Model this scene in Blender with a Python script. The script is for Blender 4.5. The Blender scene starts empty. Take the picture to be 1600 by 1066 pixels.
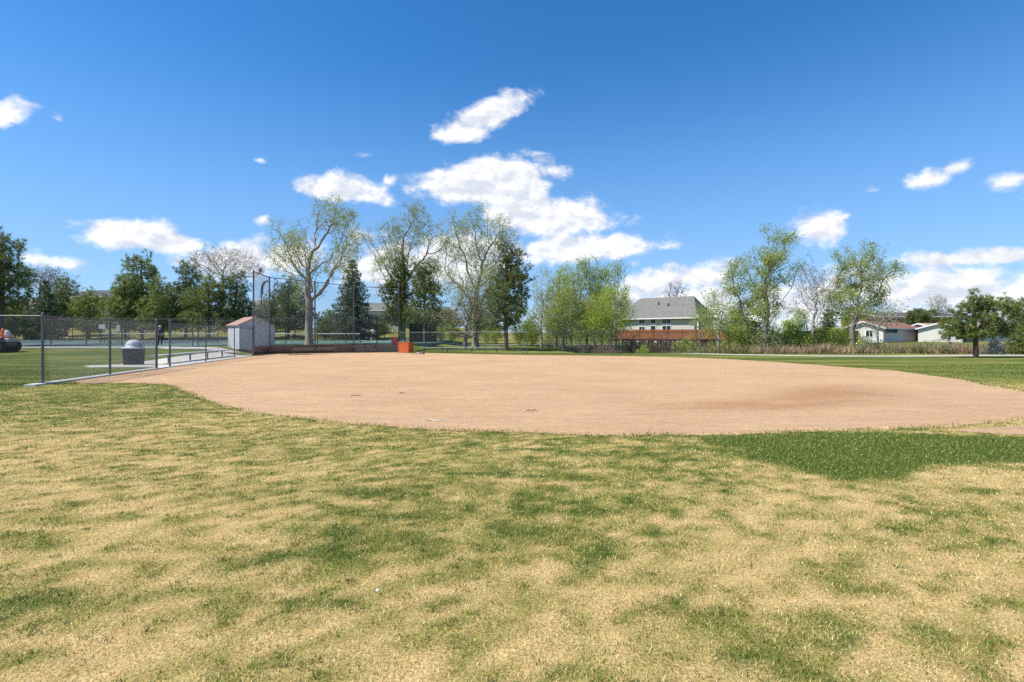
import bpy, bmesh, math, random
import numpy as np
from mathutils import Vector, Matrix
from mathutils.geometry import tessellate_polygon

sc = bpy.context.scene
COL = sc.collection
R = math.radians
rng = np.random.default_rng(7)
random.seed(7)

# ------------------------------------------------------------------ camera
CAMZ, F, HZ = 1.45, 800.0, 527.0          # eye height, focal length and horizon row of the 1600 px wide frame
cam = bpy.data.cameras.new('camera')
cam.lens, cam.sensor_width = 18.0, 36.0
cam.shift_y = -0.00375
cam.clip_start, cam.clip_end = 0.05, 6000
camo = bpy.data.objects.new('camera', cam)
camo.location = (0, 0, CAMZ)
camo.rotation_euler = (R(90), 0, 0)
COL.objects.link(camo)
sc.camera = camo

# ------------------------------------------------------------------ light, sky, exposure
SUN_EL = 53.0
SUN_DIR = Vector((-0.955, -0.295, 0)).normalized()      # horizontal direction towards the sun
sc.view_settings.view_transform = 'Standard'
sc.view_settings.look = 'None'
sc.view_settings.gamma = 1.0
sc.view_settings.use_curve_mapping = False
sc.view_settings.exposure = 0.76
sc.cycles.use_denoising = False
sun = bpy.data.lights.new('sun', 'SUN')
sun.energy, sun.angle, sun.color = 4.0, R(0.53), (1.0, 0.955, 0.88)
suno = bpy.data.objects.new('sun', sun)
tosun = Vector((SUN_DIR.x * math.cos(R(SUN_EL)), SUN_DIR.y * math.cos(R(SUN_EL)), math.sin(R(SUN_EL))))
suno.rotation_euler = tosun.to_track_quat('Z', 'Y').to_euler()
suno.location = (-30, 10, 40)
COL.objects.link(suno)

SKY_STRENGTH = 0.120
CLOUD = 0.67
wd = bpy.data.worlds.new('World')
sc.world = wd
wd.use_nodes = True
wn, wl_ = wd.node_tree.nodes, wd.node_tree.links
wn.clear()


def N(nodes, typ, **kw):
    n = nodes.new(typ)
    for k, v in kw.items():
        if k == 'inp':
            for i, val in v.items():
                n.inputs[i].default_value = val
        else:
            setattr(n, k, v)
    return n


def build_world():
    L = wl_.new
    out = N(wn, 'ShaderNodeOutputWorld')
    sky = N(wn, 'ShaderNodeTexSky', sky_type='NISHITA', sun_disc=False)
    sky.sun_elevation = R(SUN_EL)
    sky.sun_rotation = math.atan2(SUN_DIR.x, SUN_DIR.y)
    sky.altitude, sky.air_density, sky.dust_density, sky.ozone_density = 1650, 1.0, 0.25, 3.0
    hs = N(wn, 'ShaderNodeHueSaturation', inp={'Saturation': 1.30, 'Value': 1.0})
    L(sky.outputs[0], hs.inputs['Color'])
    bg = N(wn, 'ShaderNodeBackground', inp={'Strength': SKY_STRENGTH})
    L(hs.outputs[0], bg.inputs[0])
    tc = N(wn, 'ShaderNodeTexCoord')
    sep = N(wn, 'ShaderNodeSeparateXYZ')
    L(tc.outputs['Generated'], sep.inputs[0])
    my = N(wn, 'ShaderNodeMath', operation='MAXIMUM', inp={1: 0.05})
    L(sep.outputs[1], my.inputs[0])
    du = N(wn, 'ShaderNodeMath', operation='DIVIDE')
    L(sep.outputs[0], du.inputs[0]); L(my.outputs[0], du.inputs[1])
    dv = N(wn, 'ShaderNodeMath', operation='DIVIDE')
    L(sep.outputs[2], dv.inputs[0]); L(my.outputs[0], dv.inputs[1])
    uv = N(wn, 'ShaderNodeCombineXYZ')
    L(du.outputs[0], uv.inputs[0]); L(dv.outputs[0], uv.inputs[1])
    # cumulus and cirrus banks, each a soft lobe at its own bearing and height; (px, py, rx, ry, tilt, weight)
    lobes = [(14, 174, 40, 24, -8, .75), (93, 185, 13, 10, 30, .2), (192, 365, 82, 24, 4, 1.3), (258, 377, 70, 15, 3, 1.25), (55, 408, 26, 18, 0, .42),
             (92, 412, 58, 10, 4, .4), (530, 293, 60, 26, 0, 1.3), (565, 306, 40, 14, 5, .7), (716, 208, 46, 17, 0, 1.1),
             (762, 182, 60, 24, -26, 1.1), (800, 158, 30, 16, -20, .55), (712, 289, 70, 26, 0, 1.0), (790, 286, 80, 40, 0, 1.5),
             (858, 338, 100, 34, 4, 1.5), (905, 386, 112, 22, -4, 1.35), (845, 305, 25, 14, 0, .6),
             (375, 408, 80, 30, 0, 1.0), (440, 402, 60, 28, 0, .95), (605, 415, 90, 40, 0, 1.0), (715, 405, 80, 44, 0, 1.1),
             (560, 370, 22, 14, 0, .5), (1050, 436, 90, 22, -8, .9), (1060, 470, 150, 40, 0, .8),
             (1278, 358, 44, 27, -22, .85), (1310, 345, 28, 7, -25, .4), (1452, 279, 52, 17, -10, .9), (1492, 264, 34, 14, -15, .8),
             (1572, 281, 36, 13, -14, .55), (1366, 297, 16, 8, 0, .25), (1545, 402, 160, 14, -3, 1.0), (1510, 452, 210, 44, 0, .95),
             (1250, 475, 150, 40, 0, .75), (608, 282, 12, 7, 0, .35), (598, 296, 10, 6, 0, .3), (672, 297, 12, 10, 0, .3),
             (570, 243, 16, 6, 0, .22), (408, 249, 10, 5, 0, .22), (412, 346, 10, 6, 0, .3), (990, 412, 12, 6, 0, .35),
             (1680, 300, 60, 22, 0, .8), (1800, 380, 140, 24, 0, .8), (-120, 250, 80, 28, 0, .9), (-170, 390, 130, 28, 0, .9),
             (-60, 430, 90, 20, 0, .5), (1000, -160, 90, 34, 0, .8), (330, -230, 110, 36, 0, .8)]
    acc = None
    for (px, py, rx, ry, rot, w) in lobes:
        m = N(wn, 'ShaderNodeMapping', vector_type='TEXTURE')
        m.inputs['Location'].default_value = ((px - 800) / F, (HZ - py) / F, 0)
        m.inputs['Rotation'].default_value = (0, 0, R(-rot))
        m.inputs['Scale'].default_value = (rx * 1.42 / F, ry * 1.42 / F, 1)
        L(uv.outputs[0], m.inputs['Vector'])
        ln = N(wn, 'ShaderNodeVectorMath', operation='LENGTH')
        L(m.outputs[0], ln.inputs[0])
        f = N(wn, 'ShaderNodeMath', operation='MULTIPLY_ADD', inp={1: -w - .32, 2: w + .1})
        L(ln.outputs['Value'], f.inputs[0])
        if acc is None:
            acc = f
        else:
            a2 = N(wn, 'ShaderNodeMath', operation='SMOOTH_MAX', inp={2: 0.25})
            L(acc.outputs[0], a2.inputs[0]); L(f.outputs[0], a2.inputs[1])
            acc = a2
    # sky behind and beside the frame: the same scattered cumulus from plain noise
    rear = N(wn, 'ShaderNodeTexNoise', inp={'Scale': 3.2, 'Detail': 3.0})
    mp = N(wn, 'ShaderNodeMapping'); mp.inputs['Scale'].default_value = (1, 1, 2.6)
    L(tc.outputs['Generated'], mp.inputs[0]); L(mp.outputs[0], rear.inputs['Vector'])
    rr = N(wn, 'ShaderNodeMapRange', inp={'From Min': .56, 'From Max': .75, 'To Min': -.6, 'To Max': 1.0})
    L(rear.outputs[0], rr.inputs['Value'])
    side = N(wn, 'ShaderNodeMapRange', inp={'From Min': .45, 'From Max': .2})
    L(sep.outputs[1], side.inputs['Value'])
    fm = N(wn, 'ShaderNodeMix', data_type='FLOAT')
    L(side.outputs[0], fm.inputs[0]); L(acc.outputs[0], fm.inputs[2]); L(rr.outputs[0], fm.inputs[3])
    # billow noise on the direction itself
    mp2 = N(wn, 'ShaderNodeMapping'); mp2.inputs['Scale'].default_value = (1, 1, 1.5)
    L(tc.outputs['Generated'], mp2.inputs[0])
    nz = N(wn, 'ShaderNodeTexNoise', inp={'Scale': 15.0, 'Detail': 10.0, 'Roughness': .60, 'Distortion': .25})
    L(mp2.outputs[0], nz.inputs['Vector'])
    off = N(wn, 'ShaderNodeVectorMath', operation='ADD'); off.inputs[1].default_value = (-.010, 0, .016)
    L(mp2.outputs[0], off.inputs[0])
    nz2 = N(wn, 'ShaderNodeTexNoise', inp={'Scale': 15.0, 'Detail': 4.0, 'Roughness': .56, 'Distortion': .25})
    L(off.outputs[0], nz2.inputs['Vector'])
    nb = N(wn, 'ShaderNodeMath', operation='MULTIPLY_ADD', inp={1: 2.45, 2: -1.22})
    L(nz.outputs[0], nb.inputs[0])
    tot = N(wn, 'ShaderNodeMath', operation='ADD'); L(nb.outputs[0], tot.inputs[0]); L(fm.outputs[0], tot.inputs[1])
    al = N(wn, 'ShaderNodeMapRange', interpolation_type='SMOOTHSTEP', inp={'From Min': -.06, 'From Max': .66, 'To Max': .97})
    L(tot.outputs[0], al.inputs['Value'])
    # lit tops and grey bases
    df = N(wn, 'ShaderNodeMath', operation='SUBTRACT'); L(nz.outputs[0], df.inputs[0]); L(nz2.outputs[0], df.inputs[1])
    sh = N(wn, 'ShaderNodeMapRange', inp={'From Min': -.11, 'From Max': .09, 'To Min': 0.0, 'To Max': 1.0})
    L(df.outputs[0], sh.inputs['Value'])
    cr = N(wn, 'ShaderNodeMix', data_type='RGBA')
    cr.inputs[6].default_value = (.66, .70, .79, 1); cr.inputs[7].default_value = (1.0, .995, .99, 1)
    L(sh.outputs[0], cr.inputs[0])
    bc = N(wn, 'ShaderNodeBackground', inp={'Strength': CLOUD}); L(cr.outputs[2], bc.inputs[0])
    # thin veil low in the sky
    vz = N(wn, 'ShaderNodeMapRange', interpolation_type='SMOOTHSTEP', inp={'From Min': .50, 'From Max': .0, 'To Max': .72})
    L(sep.outputs[2], vz.inputs['Value'])
    hb = N(wn, 'ShaderNodeBackground', inp={'Color': (.205, .35, .585, 1), 'Strength': .88})
    mh = N(wn, 'ShaderNodeMixShader')
    L(vz.outputs[0], mh.inputs[0]); L(bg.outputs[0], mh.inputs[1]); L(hb.outputs[0], mh.inputs[2])
    mx = N(wn, 'ShaderNodeMixShader')
    L(al.outputs[0], mx.inputs[0]); L(mh.outputs[0], mx.inputs[1]); L(bc.outputs[0], mx.inputs[2])
    L(mx.outputs[0], out.inputs[0])


build_world()
wd.cycles.sampling_method = 'MANUAL'
wd.cycles.sample_map_resolution = 512

# ------------------------------------------------------------------ helpers


def W(px, py, Y):
    """point at depth Y on the line of sight through a photo pixel"""
    return ((px - 800) / F * Y, Y, CAMZ - (py - HZ) / F * Y)


def G(px, py):
    """flat ground point under a photo pixel"""
    Y = CAMZ * F / (py - HZ)
    return ((px - 800) / F * Y, Y)


def GX(px, Y):
    return (px - 800) / F * Y


def sstep(a, b, x):
    t = np.clip((x - a) / (b - a), 0, 1)
    return t * t * (3 - 2 * t)


def fence_x(Y):
    return -14.3 - .238 * (np.asarray(Y, float) - 15.6)


WALL = [(-20.1, 39.8), (-20.75, 43.8), (-17.7, 46.0), (-14.9, 48.2), (-10.95, 49.5)]


def H(X, Y):
    """ground height"""
    X = np.asarray(X, float); Y = np.asarray(Y, float)
    prof = np.interp(Y, [27, 30, 34, 39, 42, 43, 73, 76, 100, 140, 300], [0, .06, .25, .5, .6, .62, .93, 1.0, 3.3, 4.0, 5])
    d = fence_x(Y) - X
    wl = sstep(.6, 4.2, d) * (1 - sstep(43.5, 44.5, Y) * (X > -21.5))
    yw = np.interp(X, [p[0] for p in WALL[1:]], [p[1] for p in WALL[1:]])
    wb = sstep(.5, 1.1, Y - yw) * (X > -21.5) * (1 - sstep(-11.3, -5, X))
    w = np.maximum(wl, wb)
    mid = np.interp(Y, [48, 65, 80, 120, 300], [0, .42, .6, 1.2, 4])
    rt = np.interp(Y, [46.5, 49, 52, 55, 58, 63, 80, 120, 300], [0, -.5, -1.0, -1.0, -.5, .4, .65, 1.2, 4])
    k = sstep(4, 12, X)
    hr = mid * (1 - k) + rt * k
    return prof * w + hr * (1 - w)


def hz(X, Y):
    return float(H(X, Y))


# --- materials
MATS = {}


def mat(name, col, rough=.8, var=.12, scale=6.0, metal=0.0, spec=.3, bump=0.0, bscale=40.0, stretch=(1, 1, 1)):
    if name in MATS:
        return MATS[name]
    m = bpy.data.materials.new(name); m.use_nodes = True
    nt = m.node_tree; b = nt.nodes['Principled BSDF']; L = nt.links.new
    b.inputs['Roughness'].default_value = rough
    b.inputs['Metallic'].default_value = metal
    b.inputs['Specular IOR Level'].default_value = spec
    tc = N(nt.nodes, 'ShaderNodeNewGeometry')
    mp = N(nt.nodes, 'ShaderNodeMapping'); mp.inputs['Scale'].default_value = stretch
    L(tc.outputs['Position'], mp.inputs[0])
    nz = N(nt.nodes, 'ShaderNodeTexNoise', inp={'Scale': scale, 'Detail': 5.0, 'Roughness': .62})
    L(mp.outputs[0], nz.inputs['Vector'])
    mr = N(nt.nodes, 'ShaderNodeMapRange', inp={'From Min': .3, 'From Max': .7, 'To Min': 1 - var, 'To Max': 1 + var})
    L(nz.outputs[0], mr.inputs['Value'])
    mu = N(nt.nodes, 'ShaderNodeVectorMath', operation='SCALE'); mu.inputs[0].default_value = col[:3]
    L(mr.outputs[0], mu.inputs['Scale'])
    L(mu.outputs[0], b.inputs['Base Color'])
    if bump:
        n2 = N(nt.nodes, 'ShaderNodeTexNoise', inp={'Scale': bscale, 'Detail': 4.0})
        L(mp.outputs[0], n2.inputs['Vector'])
        bp = N(nt.nodes, 'ShaderNodeBump', inp={'Strength': bump, 'Distance': .02})
        L(n2.outputs[0], bp.inputs['Height']); L(bp.outputs[0], b.inputs['Normal'])
    MATS[name] = m
    return m


def leaf_mat(name, dark, light, trans=.35, patch=1.2):
    """foliage: every leaf has its own tint, whole boughs differ a little in hue"""
    m = bpy.data.materials.new(name); m.use_nodes = True
    nt = m.node_tree; nt.nodes.clear(); L = nt.links.new
    out = N(nt.nodes, 'ShaderNodeOutputMaterial')
    at = N(nt.nodes, 'ShaderNodeAttribute', attribute_name='tint')
    oi = N(nt.nodes, 'ShaderNodeObjectInfo')
    ge = N(nt.nodes, 'ShaderNodeNewGeometry')
    nz = N(nt.nodes, 'ShaderNodeTexNoise', inp={'Scale': patch, 'Detail': 2.0}); L(ge.outputs['Position'], nz.inputs['Vector'])
    a = N(nt.nodes, 'ShaderNodeMath', operation='MULTIPLY_ADD', inp={1: .55, 2: -.1}); L(nz.outputs[0], a.inputs[0])
    b = N(nt.nodes, 'ShaderNodeMath', operation='MULTIPLY_ADD', inp={1: .6}); L(at.outputs['Fac'], b.inputs[0]); L(a.outputs[0], b.inputs[2])
    c = N(nt.nodes, 'ShaderNodeMath', operation='MULTIPLY_ADD', inp={1: .2}); L(oi.outputs['Random'], c.inputs[0]); L(b.outputs[0], c.inputs[2])
    mx = N(nt.nodes, 'ShaderNodeMix', data_type='RGBA'); mx.inputs[6].default_value = (*dark, 1); mx.inputs[7].default_value = (*light, 1)
    L(c.outputs[0], mx.inputs[0])
    d = N(nt.nodes, 'ShaderNodeBsdfPrincipled', inp={'Roughness': .55, 'Specular IOR Level': .25}); L(mx.outputs[2], d.inputs['Base Color'])
    t = N(nt.nodes, 'ShaderNodeBsdfTranslucent'); L(mx.outputs[2], t.inputs[0])
    ms = N(nt.nodes, 'ShaderNodeMixShader', inp={0: trans}); L(d.outputs[0], ms.inputs[1]); L(t.outputs[0], ms.inputs[2])
    L(ms.outputs[0], out.inputs[0])
    MATS[name] = m
    return m


# --- objects
def link(name, me, parent=None, **props):
    o = bpy.data.objects.new(name, me)
    COL.objects.link(o)
    if parent is not None:
        o.parent = parent
    for k, v in props.items():
        o[k] = v
    return o


def thing(name, label, cat, loc=(0, 0, 0), rz=0.0, group=None):
    o = link(name, None)
    o.location = loc; o.rotation_euler = (0, 0, rz); o.empty_display_size = .2
    o['label'] = label; o['category'] = cat
    if group:
        o['group'] = group
    return o


def tag(o, label, cat, group=None):
    o['label'] = label; o['category'] = cat
    if group:
        o['group'] = group
    return o


def npmesh(name, V, loops, sizes, material=None, tint=None, smooth=False, col=None):
    me = bpy.data.meshes.new(name)
    V = np.asarray(V, np.float32); loops = np.asarray(loops, np.int32).ravel(); sizes = np.asarray(sizes, np.int32)
    me.vertices.add(len(V)); me.vertices.foreach_set('co', V.ravel())
    me.loops.add(len(loops)); me.loops.foreach_set('vertex_index', loops)
    me.polygons.add(len(sizes))
    me.polygons.foreach_set('loop_start', np.concatenate([[0], np.cumsum(sizes)[:-1]]).astype(np.int32))
    if smooth:
        me.polygons.foreach_set('use_smooth', np.ones(len(sizes), bool))
    if tint is not None:
        a = me.attributes.new('tint', 'FLOAT', 'POINT'); a.data.foreach_set('value', np.asarray(tint, np.float32))
    if col is not None:
        a = me.attributes.new('tone', 'FLOAT_COLOR', 'POINT'); a.data.foreach_set('color', np.asarray(col, np.float32).ravel())
    me.update(calc_edges=True)
    if material:
        me.materials.append(material)
    return me


class MB:
    """collects simple shapes into one mesh"""
    def __init__(s):
        s.v = []; s.f = []

    def add(s, vs, fs):
        b = len(s.v); s.v += [tuple(p) for p in vs]; s.f += [tuple(i + b for i in f) for f in fs]
        return s

    def box(s, a, b, m=None):
        (x0, y0, z0), (x1, y1, z1) = a, b
        vs = [Vector(p) for p in ((x0, y0, z0), (x1, y0, z0), (x1, y1, z0), (x0, y1, z0), (x0, y0, z1), (x1, y0, z1), (x1, y1, z1), (x0, y1, z1))]
        if m:
            vs = [m @ p for p in vs]
        return s.add(vs, [(3, 2, 1, 0), (4, 5, 6, 7), (0, 1, 5, 4), (1, 2, 6, 5), (2, 3, 7, 6), (3, 0, 4, 7)])

    def bar(s, p, q, w, h, up=(0, 0, 1)):
        """rectangular bar from p to q"""
        p, q = Vector(p), Vector(q); d = (q - p).normalized(); up = Vector(up)
        if abs(d.dot(up)) > .99:
            up = Vector((0, 1, 0))
        a = d.cross(up).normalized() * w / 2; b = a.cross(d).normalized() * h / 2
        vs = [p - a - b, p + a - b, p + a + b, p - a + b, q - a - b, q + a - b, q + a + b, q - a + b]
        return s.add(vs, [(0, 1, 2, 3), (7, 6, 5, 4), (4, 5, 1, 0), (5, 6, 2, 1), (6, 7, 3, 2), (7, 4, 0, 3)])

    def tube(s, p, q, r, r2=None, n=8, cap=True):
        p, q = Vector(p), Vector(q); d = (q - p).normalized(); r2 = r if r2 is None else r2
        up = Vector((0, 0, 1)) if abs(d.z) < .9 else Vector((1, 0, 0))
        a = d.cross(up).normalized(); b = d.cross(a)
        vs = []
        for c, rr in ((p, r), (q, r2)):
            for i in range(n):
                t = 2 * math.pi * i / n
                vs.append(c + (a * math.cos(t) + b * math.sin(t)) * rr)
        fs = [(i, i + n, (i + 1) % n + n, (i + 1) % n) for i in range(n)]
        if cap:
            fs += [tuple(range(n)), tuple(range(2 * n - 1, n - 1, -1))]
        return s.add(vs, fs)

    def lathe(s, prof, c=(0, 0, 0), n=20, sx=1, sy=1):
        vs = []; m = len(prof)
        for (r, z) in prof:
            for i in range(n):
                t = 2 * math.pi * i / n
                vs.append((c[0] + r * sx * math.cos(t), c[1] + r * sy * math.sin(t), c[2] + z))
        fs = [(k * n + i, k * n + (i + 1) % n, (k + 1) * n + (i + 1) % n, (k + 1) * n + i) for k in range(m - 1) for i in range(n)]
        fs += [tuple(range(n - 1, -1, -1)), tuple(range((m - 1) * n, m * n))]
        return s.add(vs, fs)

    def poly(s, pts, thick=None):
        """flat polygon, or a slab when thick is a vector"""
        n = len(pts)
        if thick is None:
            return s.add(pts, [tuple(range(n))])
        t = Vector(thick); top = [Vector(p) for p in pts]; bot = [p + t for p in top]
        return s.add(top + bot, [tuple(range(n)), tuple(range(2 * n - 1, n - 1, -1))] + [(i, i + n, (i + 1) % n + n, (i + 1) % n) for i in range(n)])

    def build(s, name, material, parent=None, smooth=False, bevel=0.0, **props):
        me = bpy.data.meshes.new(name); me.from_pydata([tuple(p) for p in s.v], [], s.f)
        bm = bmesh.new(); bm.from_mesh(me); bmesh.ops.recalc_face_normals(bm, faces=bm.faces)
        if bevel:
            bmesh.ops.bevel(bm, geom=bm.edges[:], offset=bevel, segments=1, affect='EDGES')
        bm.to_mesh(me); bm.free()
        if smooth:
            for p in me.polygons:
                p.use_smooth = True
        me.materials.append(material)
        return link(name, me, parent, **props)


def copy_tree(o, parent=None, loc=None, rz=None, scale=None, label=None):
    c = o.copy(); COL.objects.link(c); c.parent = parent
    if loc is not None:
        c.location = loc
    if rz is not None:
        c.rotation_euler = (0, 0, rz)
    if scale is not None:
        c.scale = scale if hasattr(scale, '__len__') else (scale,) * 3
    if label:
        c['label'] = label
    for ch in [x for x in o.children]:
        copy_tree(ch, c)
    return c


def vnoise(X, Y, scale, seed=0, octaves=3):
    """cheap value noise, about 0..1"""
    out = np.zeros_like(X, dtype=float); amp = 1.0; tot = 0
    r = np.random.default_rng(seed)
    T = r.random((256, 256))
    for o in range(octaves):
        x = X * scale * 2 ** o + 37.3 * o; y = Y * scale * 2 ** o + 11.7 * o
        xi = np.floor(x).astype(int); yi = np.floor(y).astype(int)
        fx = x - xi; fy = y - yi
        fx = fx * fx * (3 - 2 * fx); fy = fy * fy * (3 - 2 * fy)
        a = T[xi & 255, yi & 255]; b = T[(xi + 1) & 255, yi & 255]; c = T[xi & 255, (yi + 1) & 255]; d = T[(xi + 1) & 255, (yi + 1) & 255]
        out += amp * ((a * (1 - fx) + b * fx) * (1 - fy) + (c * (1 - fx) + d * fx) * fy)
        tot += amp; amp *= .55
    return out / tot


def inside(poly, X, Y):
    res = np.zeros(np.shape(X), bool); n = len(poly)
    for i in range(n):
        x0, y0 = poly[i]; x1, y1 = poly[(i + 1) % n]
        c = ((y0 > Y) != (y1 > Y)) & (X < (x1 - x0) * (Y - y0) / ((y1 - y0) or 1e-9) + x0)
        res ^= c
    return res


def pdist(poly, X, Y):
    d = np.full(np.shape(X), 1e9)
    n = len(poly)
    for i in range(n):
        x0, y0 = poly[i]; x1, y1 = poly[(i + 1) % n]
        dx, dy = x1 - x0, y1 - y0
        t = np.clip(((X - x0) * dx + (Y - y0) * dy) / (dx * dx + dy * dy + 1e-12), 0, 1)
        d = np.minimum(d, np.hypot(X - x0 - t * dx, Y - y0 - t * dy))
    return d


# ------------------------------------------------------------------ the ground
DIRT_PX = [(118, 601.5), (150, 599.5), (200, 599), (262, 602), (285, 612), (310, 622), (360, 637), (450, 652), (560, 664), (680, 672), (800, 677), (950, 680.5),
           (1100, 680.5), (1200, 678), (1300, 674), (1400, 671), (1480, 667.5), (1560, 661), (1600, 654), (1660, 642), (1700, 628), (1670, 619),
           (1600, 612.5), (1525, 598.7), (1500, 593), (1400, 579.6), (1300, 572.3), (1200, 565), (1140, 561.5), (1080, 559), (1000, 557), (900, 555.7), (824, 555)]
DIRT = [G(*p) for p in DIRT_PX] + [(-5.5, 45.3), (-10.9, 49.35), (-14.85, 48.0), (-17.65, 45.85), (-20.6, 43.6), (-19.95, 39.7)]
DIRT += [(float(fence_x(y)) + .12, y) for y in (36, 32, 28, 24, 20, 17)]
BARE = [G(*p) for p in [(1470, 673.5), (1520, 670.5), (1580, 666), (1700, 656), (1700, 676), (1620, 681), (1530, 678)]]
LUSH = [G(*p) for p in [(1108, 690), (1135, 679), (1250, 676), (1400, 674.5), (1500, 679), (1600, 684), (1800, 692), (1800, 728), (1600, 726), (1500, 729), (1420, 736),
                        (1345, 750), (1290, 743), (1235, 728), (1180, 712), (1125, 699)]]


def densify(poly, step, jit, seed):
    r = np.random.default_rng(seed); out = []
    n = len(poly)
    for i in range(n):
        x0, y0 = poly[i]; x1, y1 = poly[(i + 1) % n]
        k = max(1, int(math.hypot(x1 - x0, y1 - y0) / step))
        for j in range(k):
            out.append((x0 + (x1 - x0) * j / k, y0 + (y1 - y0) * j / k))
    P = np.array(out)
    # round corners, then fray
    for _ in range(4):
        P = .5 * P + .25 * np.roll(P, 1, 0) + .25 * np.roll(P, -1, 0)
    nx = vnoise(P[:, 0], P[:, 1], 1.3, seed, 4) - .5; ny = vnoise(P[:, 0], P[:, 1], 1.3, seed + 1, 4) - .5
    P[:, 0] += nx * jit * 2 + r.normal(0, jit * .15, len(P)); P[:, 1] += ny * jit * 2 + r.normal(0, jit * .15, len(P))
    return [tuple(p) for p in P]


DIRT_E = densify(DIRT, .12, .13, 3)
BARE_E = densify(BARE, .2, .12, 5)

PATCHES = [  # greener turf: (px, py, rx, ry, strength)
    (120, 618, 220, 20, .62), (270, 612, 60, 12, .5), (20, 640, 120, 16, .35), (720, 775, 210, 50, .42), (640, 830, 150, 40, .45), (600, 872, 190, 26, .55), (380, 885, 90, 16, .5),
    (850, 692, 320, 22, .30), (760, 800, 300, 95, .22), (330, 930, 320, 60, .16), (1000, 740, 160, 40, .35), (1130, 700, 70, 16, .5), (850, 850, 90, 14, .4), (900, 800, 150, 30, .25),
    (120, 960, 150, 34, .42), (30, 850, 90, 14, .45), (1250, 1040, 120, 32, .5), (1060, 990, 120, 26, .3), (1290, 880, 90, 16, .32), (1470, 820, 160, 24, .32), (1560, 765, 40, 5, .5),
    (480, 960, 120, 26, .25), (700, 960, 160, 30, .22), (1180, 940, 60, 20, .25), (180, 930, 60, 12, .3), (1000, 640, 1, 1, 0)]


def lushness(X, Y):
    """0 straw .. 1 deep green turf"""
    X = np.asarray(X, float); Y = np.asarray(Y, float)
    Ys = np.maximum(Y, .8)
    px = 800 + X / Ys * F; py = HZ + CAMZ * F / Ys
    n1 = vnoise(X, Y, .45, 11, 3); n2 = vnoise(X, Y, 2.1, 12, 3); n3 = vnoise(X * .6 + Y * .2, Y, 6.5, 13, 2)
    g = .21 + .13 * sstep(3.5, 8.5, Y) + (n1 - .5) * .12
    for (cx, cy, rx, ry, s) in PATCHES:
        d = np.hypot((px - cx) / rx, (py - cy) / ry)
        g = g + .47 * s * np.exp(-d * d * .6) * (Y < 20)
    n4 = vnoise(X, Y, 15.0, 14, 2)
    g = g + (n2 - .5) * .24 + (n3 - .5) * .95 + (n4 - .5) * 1.25
    near_edge = np.exp(-(pdist(DIRT, X, Y) / .5) ** 2) * (Y < 14)
    g = g + .07 * near_edge
    far = sstep(14, 20, Y)
    lawn = .86 + (vnoise(X * .12, Y, .55, 17, 3) - .5) * 1.0 + (n1 - .5) * .3 + (n3 - .5) * .25
    leftlawn = (X < fence_x(Y)) & (Y > 12)
    g = np.where(leftlawn, .86 + (vnoise(X * .25, Y, .6, 18, 3) - .5) * .9 + (n2 - .5) * .3, g * (1 - far) + lawn * far)
    l = inside(LUSH, X, Y); dl = pdist(LUSH, X, Y)
    sd = np.where(l, dl, -dl) + (n2 - .5) * .5 + (n3 - .5) * .2
    k = sstep(-.30, .26, sd)
    g = g * (1 - k) + (1.05 + (n3 - .5) * .35) * k
    bank = sstep(74, 80, Y) * (X < 5)
    g = g * (1 - bank) + (.62 + (n1 - .5) * .6 + (n2 - .5) * .3) * bank
    return np.clip(g, 0, 1.15)


def turf_tone(g):
    """colour of turf soil and thatch for a lushness"""
    g = np.asarray(g)[..., None]
    straw = np.array([.60, .425, .18]); olive = np.array([.29, .255, .065]); green = np.array([.085, .118, .022])
    a = np.clip(g / .5, 0, 1); b = np.clip((g - .5) / .45, 0, 1)
    return (straw * (1 - a) + olive * a) * (1 - b) + green * b


def ground_material():
    m = bpy.data.materials.new('turf'); m.use_nodes = True
    nt = m.node_tree; b = nt.nodes['Principled BSDF']; L = nt.links.new
    b.inputs['Roughness'].default_value = .95; b.inputs['Specular IOR Level'].default_value = .1
    at = N(nt.nodes, 'ShaderNodeAttribute', attribute_name='tone')
    ge = N(nt.nodes, 'ShaderNodeNewGeometry')
    cols = []
    for sc_, det, lo, hi in ((55.0, 4.0, .50, 1.45), (9.0, 3.0, .84, 1.16)):
        nz = N(nt.nodes, 'ShaderNodeTexNoise', inp={'Scale': sc_, 'Detail': det, 'Roughness': .7}); L(ge.outputs['Position'], nz.inputs['Vector'])
        mr = N(nt.nodes, 'ShaderNodeMapRange', inp={'From Min': .3, 'From Max': .7, 'To Min': lo, 'To Max': hi}); L(nz.outputs[0], mr.inputs['Value'])
        cols.append((nz, mr))
    pr = N(nt.nodes, 'ShaderNodeMath', operation='MULTIPLY'); L(cols[0][1].outputs[0], pr.inputs[0]); L(cols[1][1].outputs[0], pr.inputs[1])
    mu = N(nt.nodes, 'ShaderNodeVectorMath', operation='SCALE'); L(at.outputs['Color'], mu.inputs[0]); L(pr.outputs[0], mu.inputs['Scale'])
    L(mu.outputs[0], b.inputs['Base Color'])
    bp = N(nt.nodes, 'ShaderNodeBump', inp={'Strength': .8, 'Distance': .03}); L(cols[0][0].outputs[0], bp.inputs['Height']); L(bp.outputs[0], b.inputs['Normal'])
    return m


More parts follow.
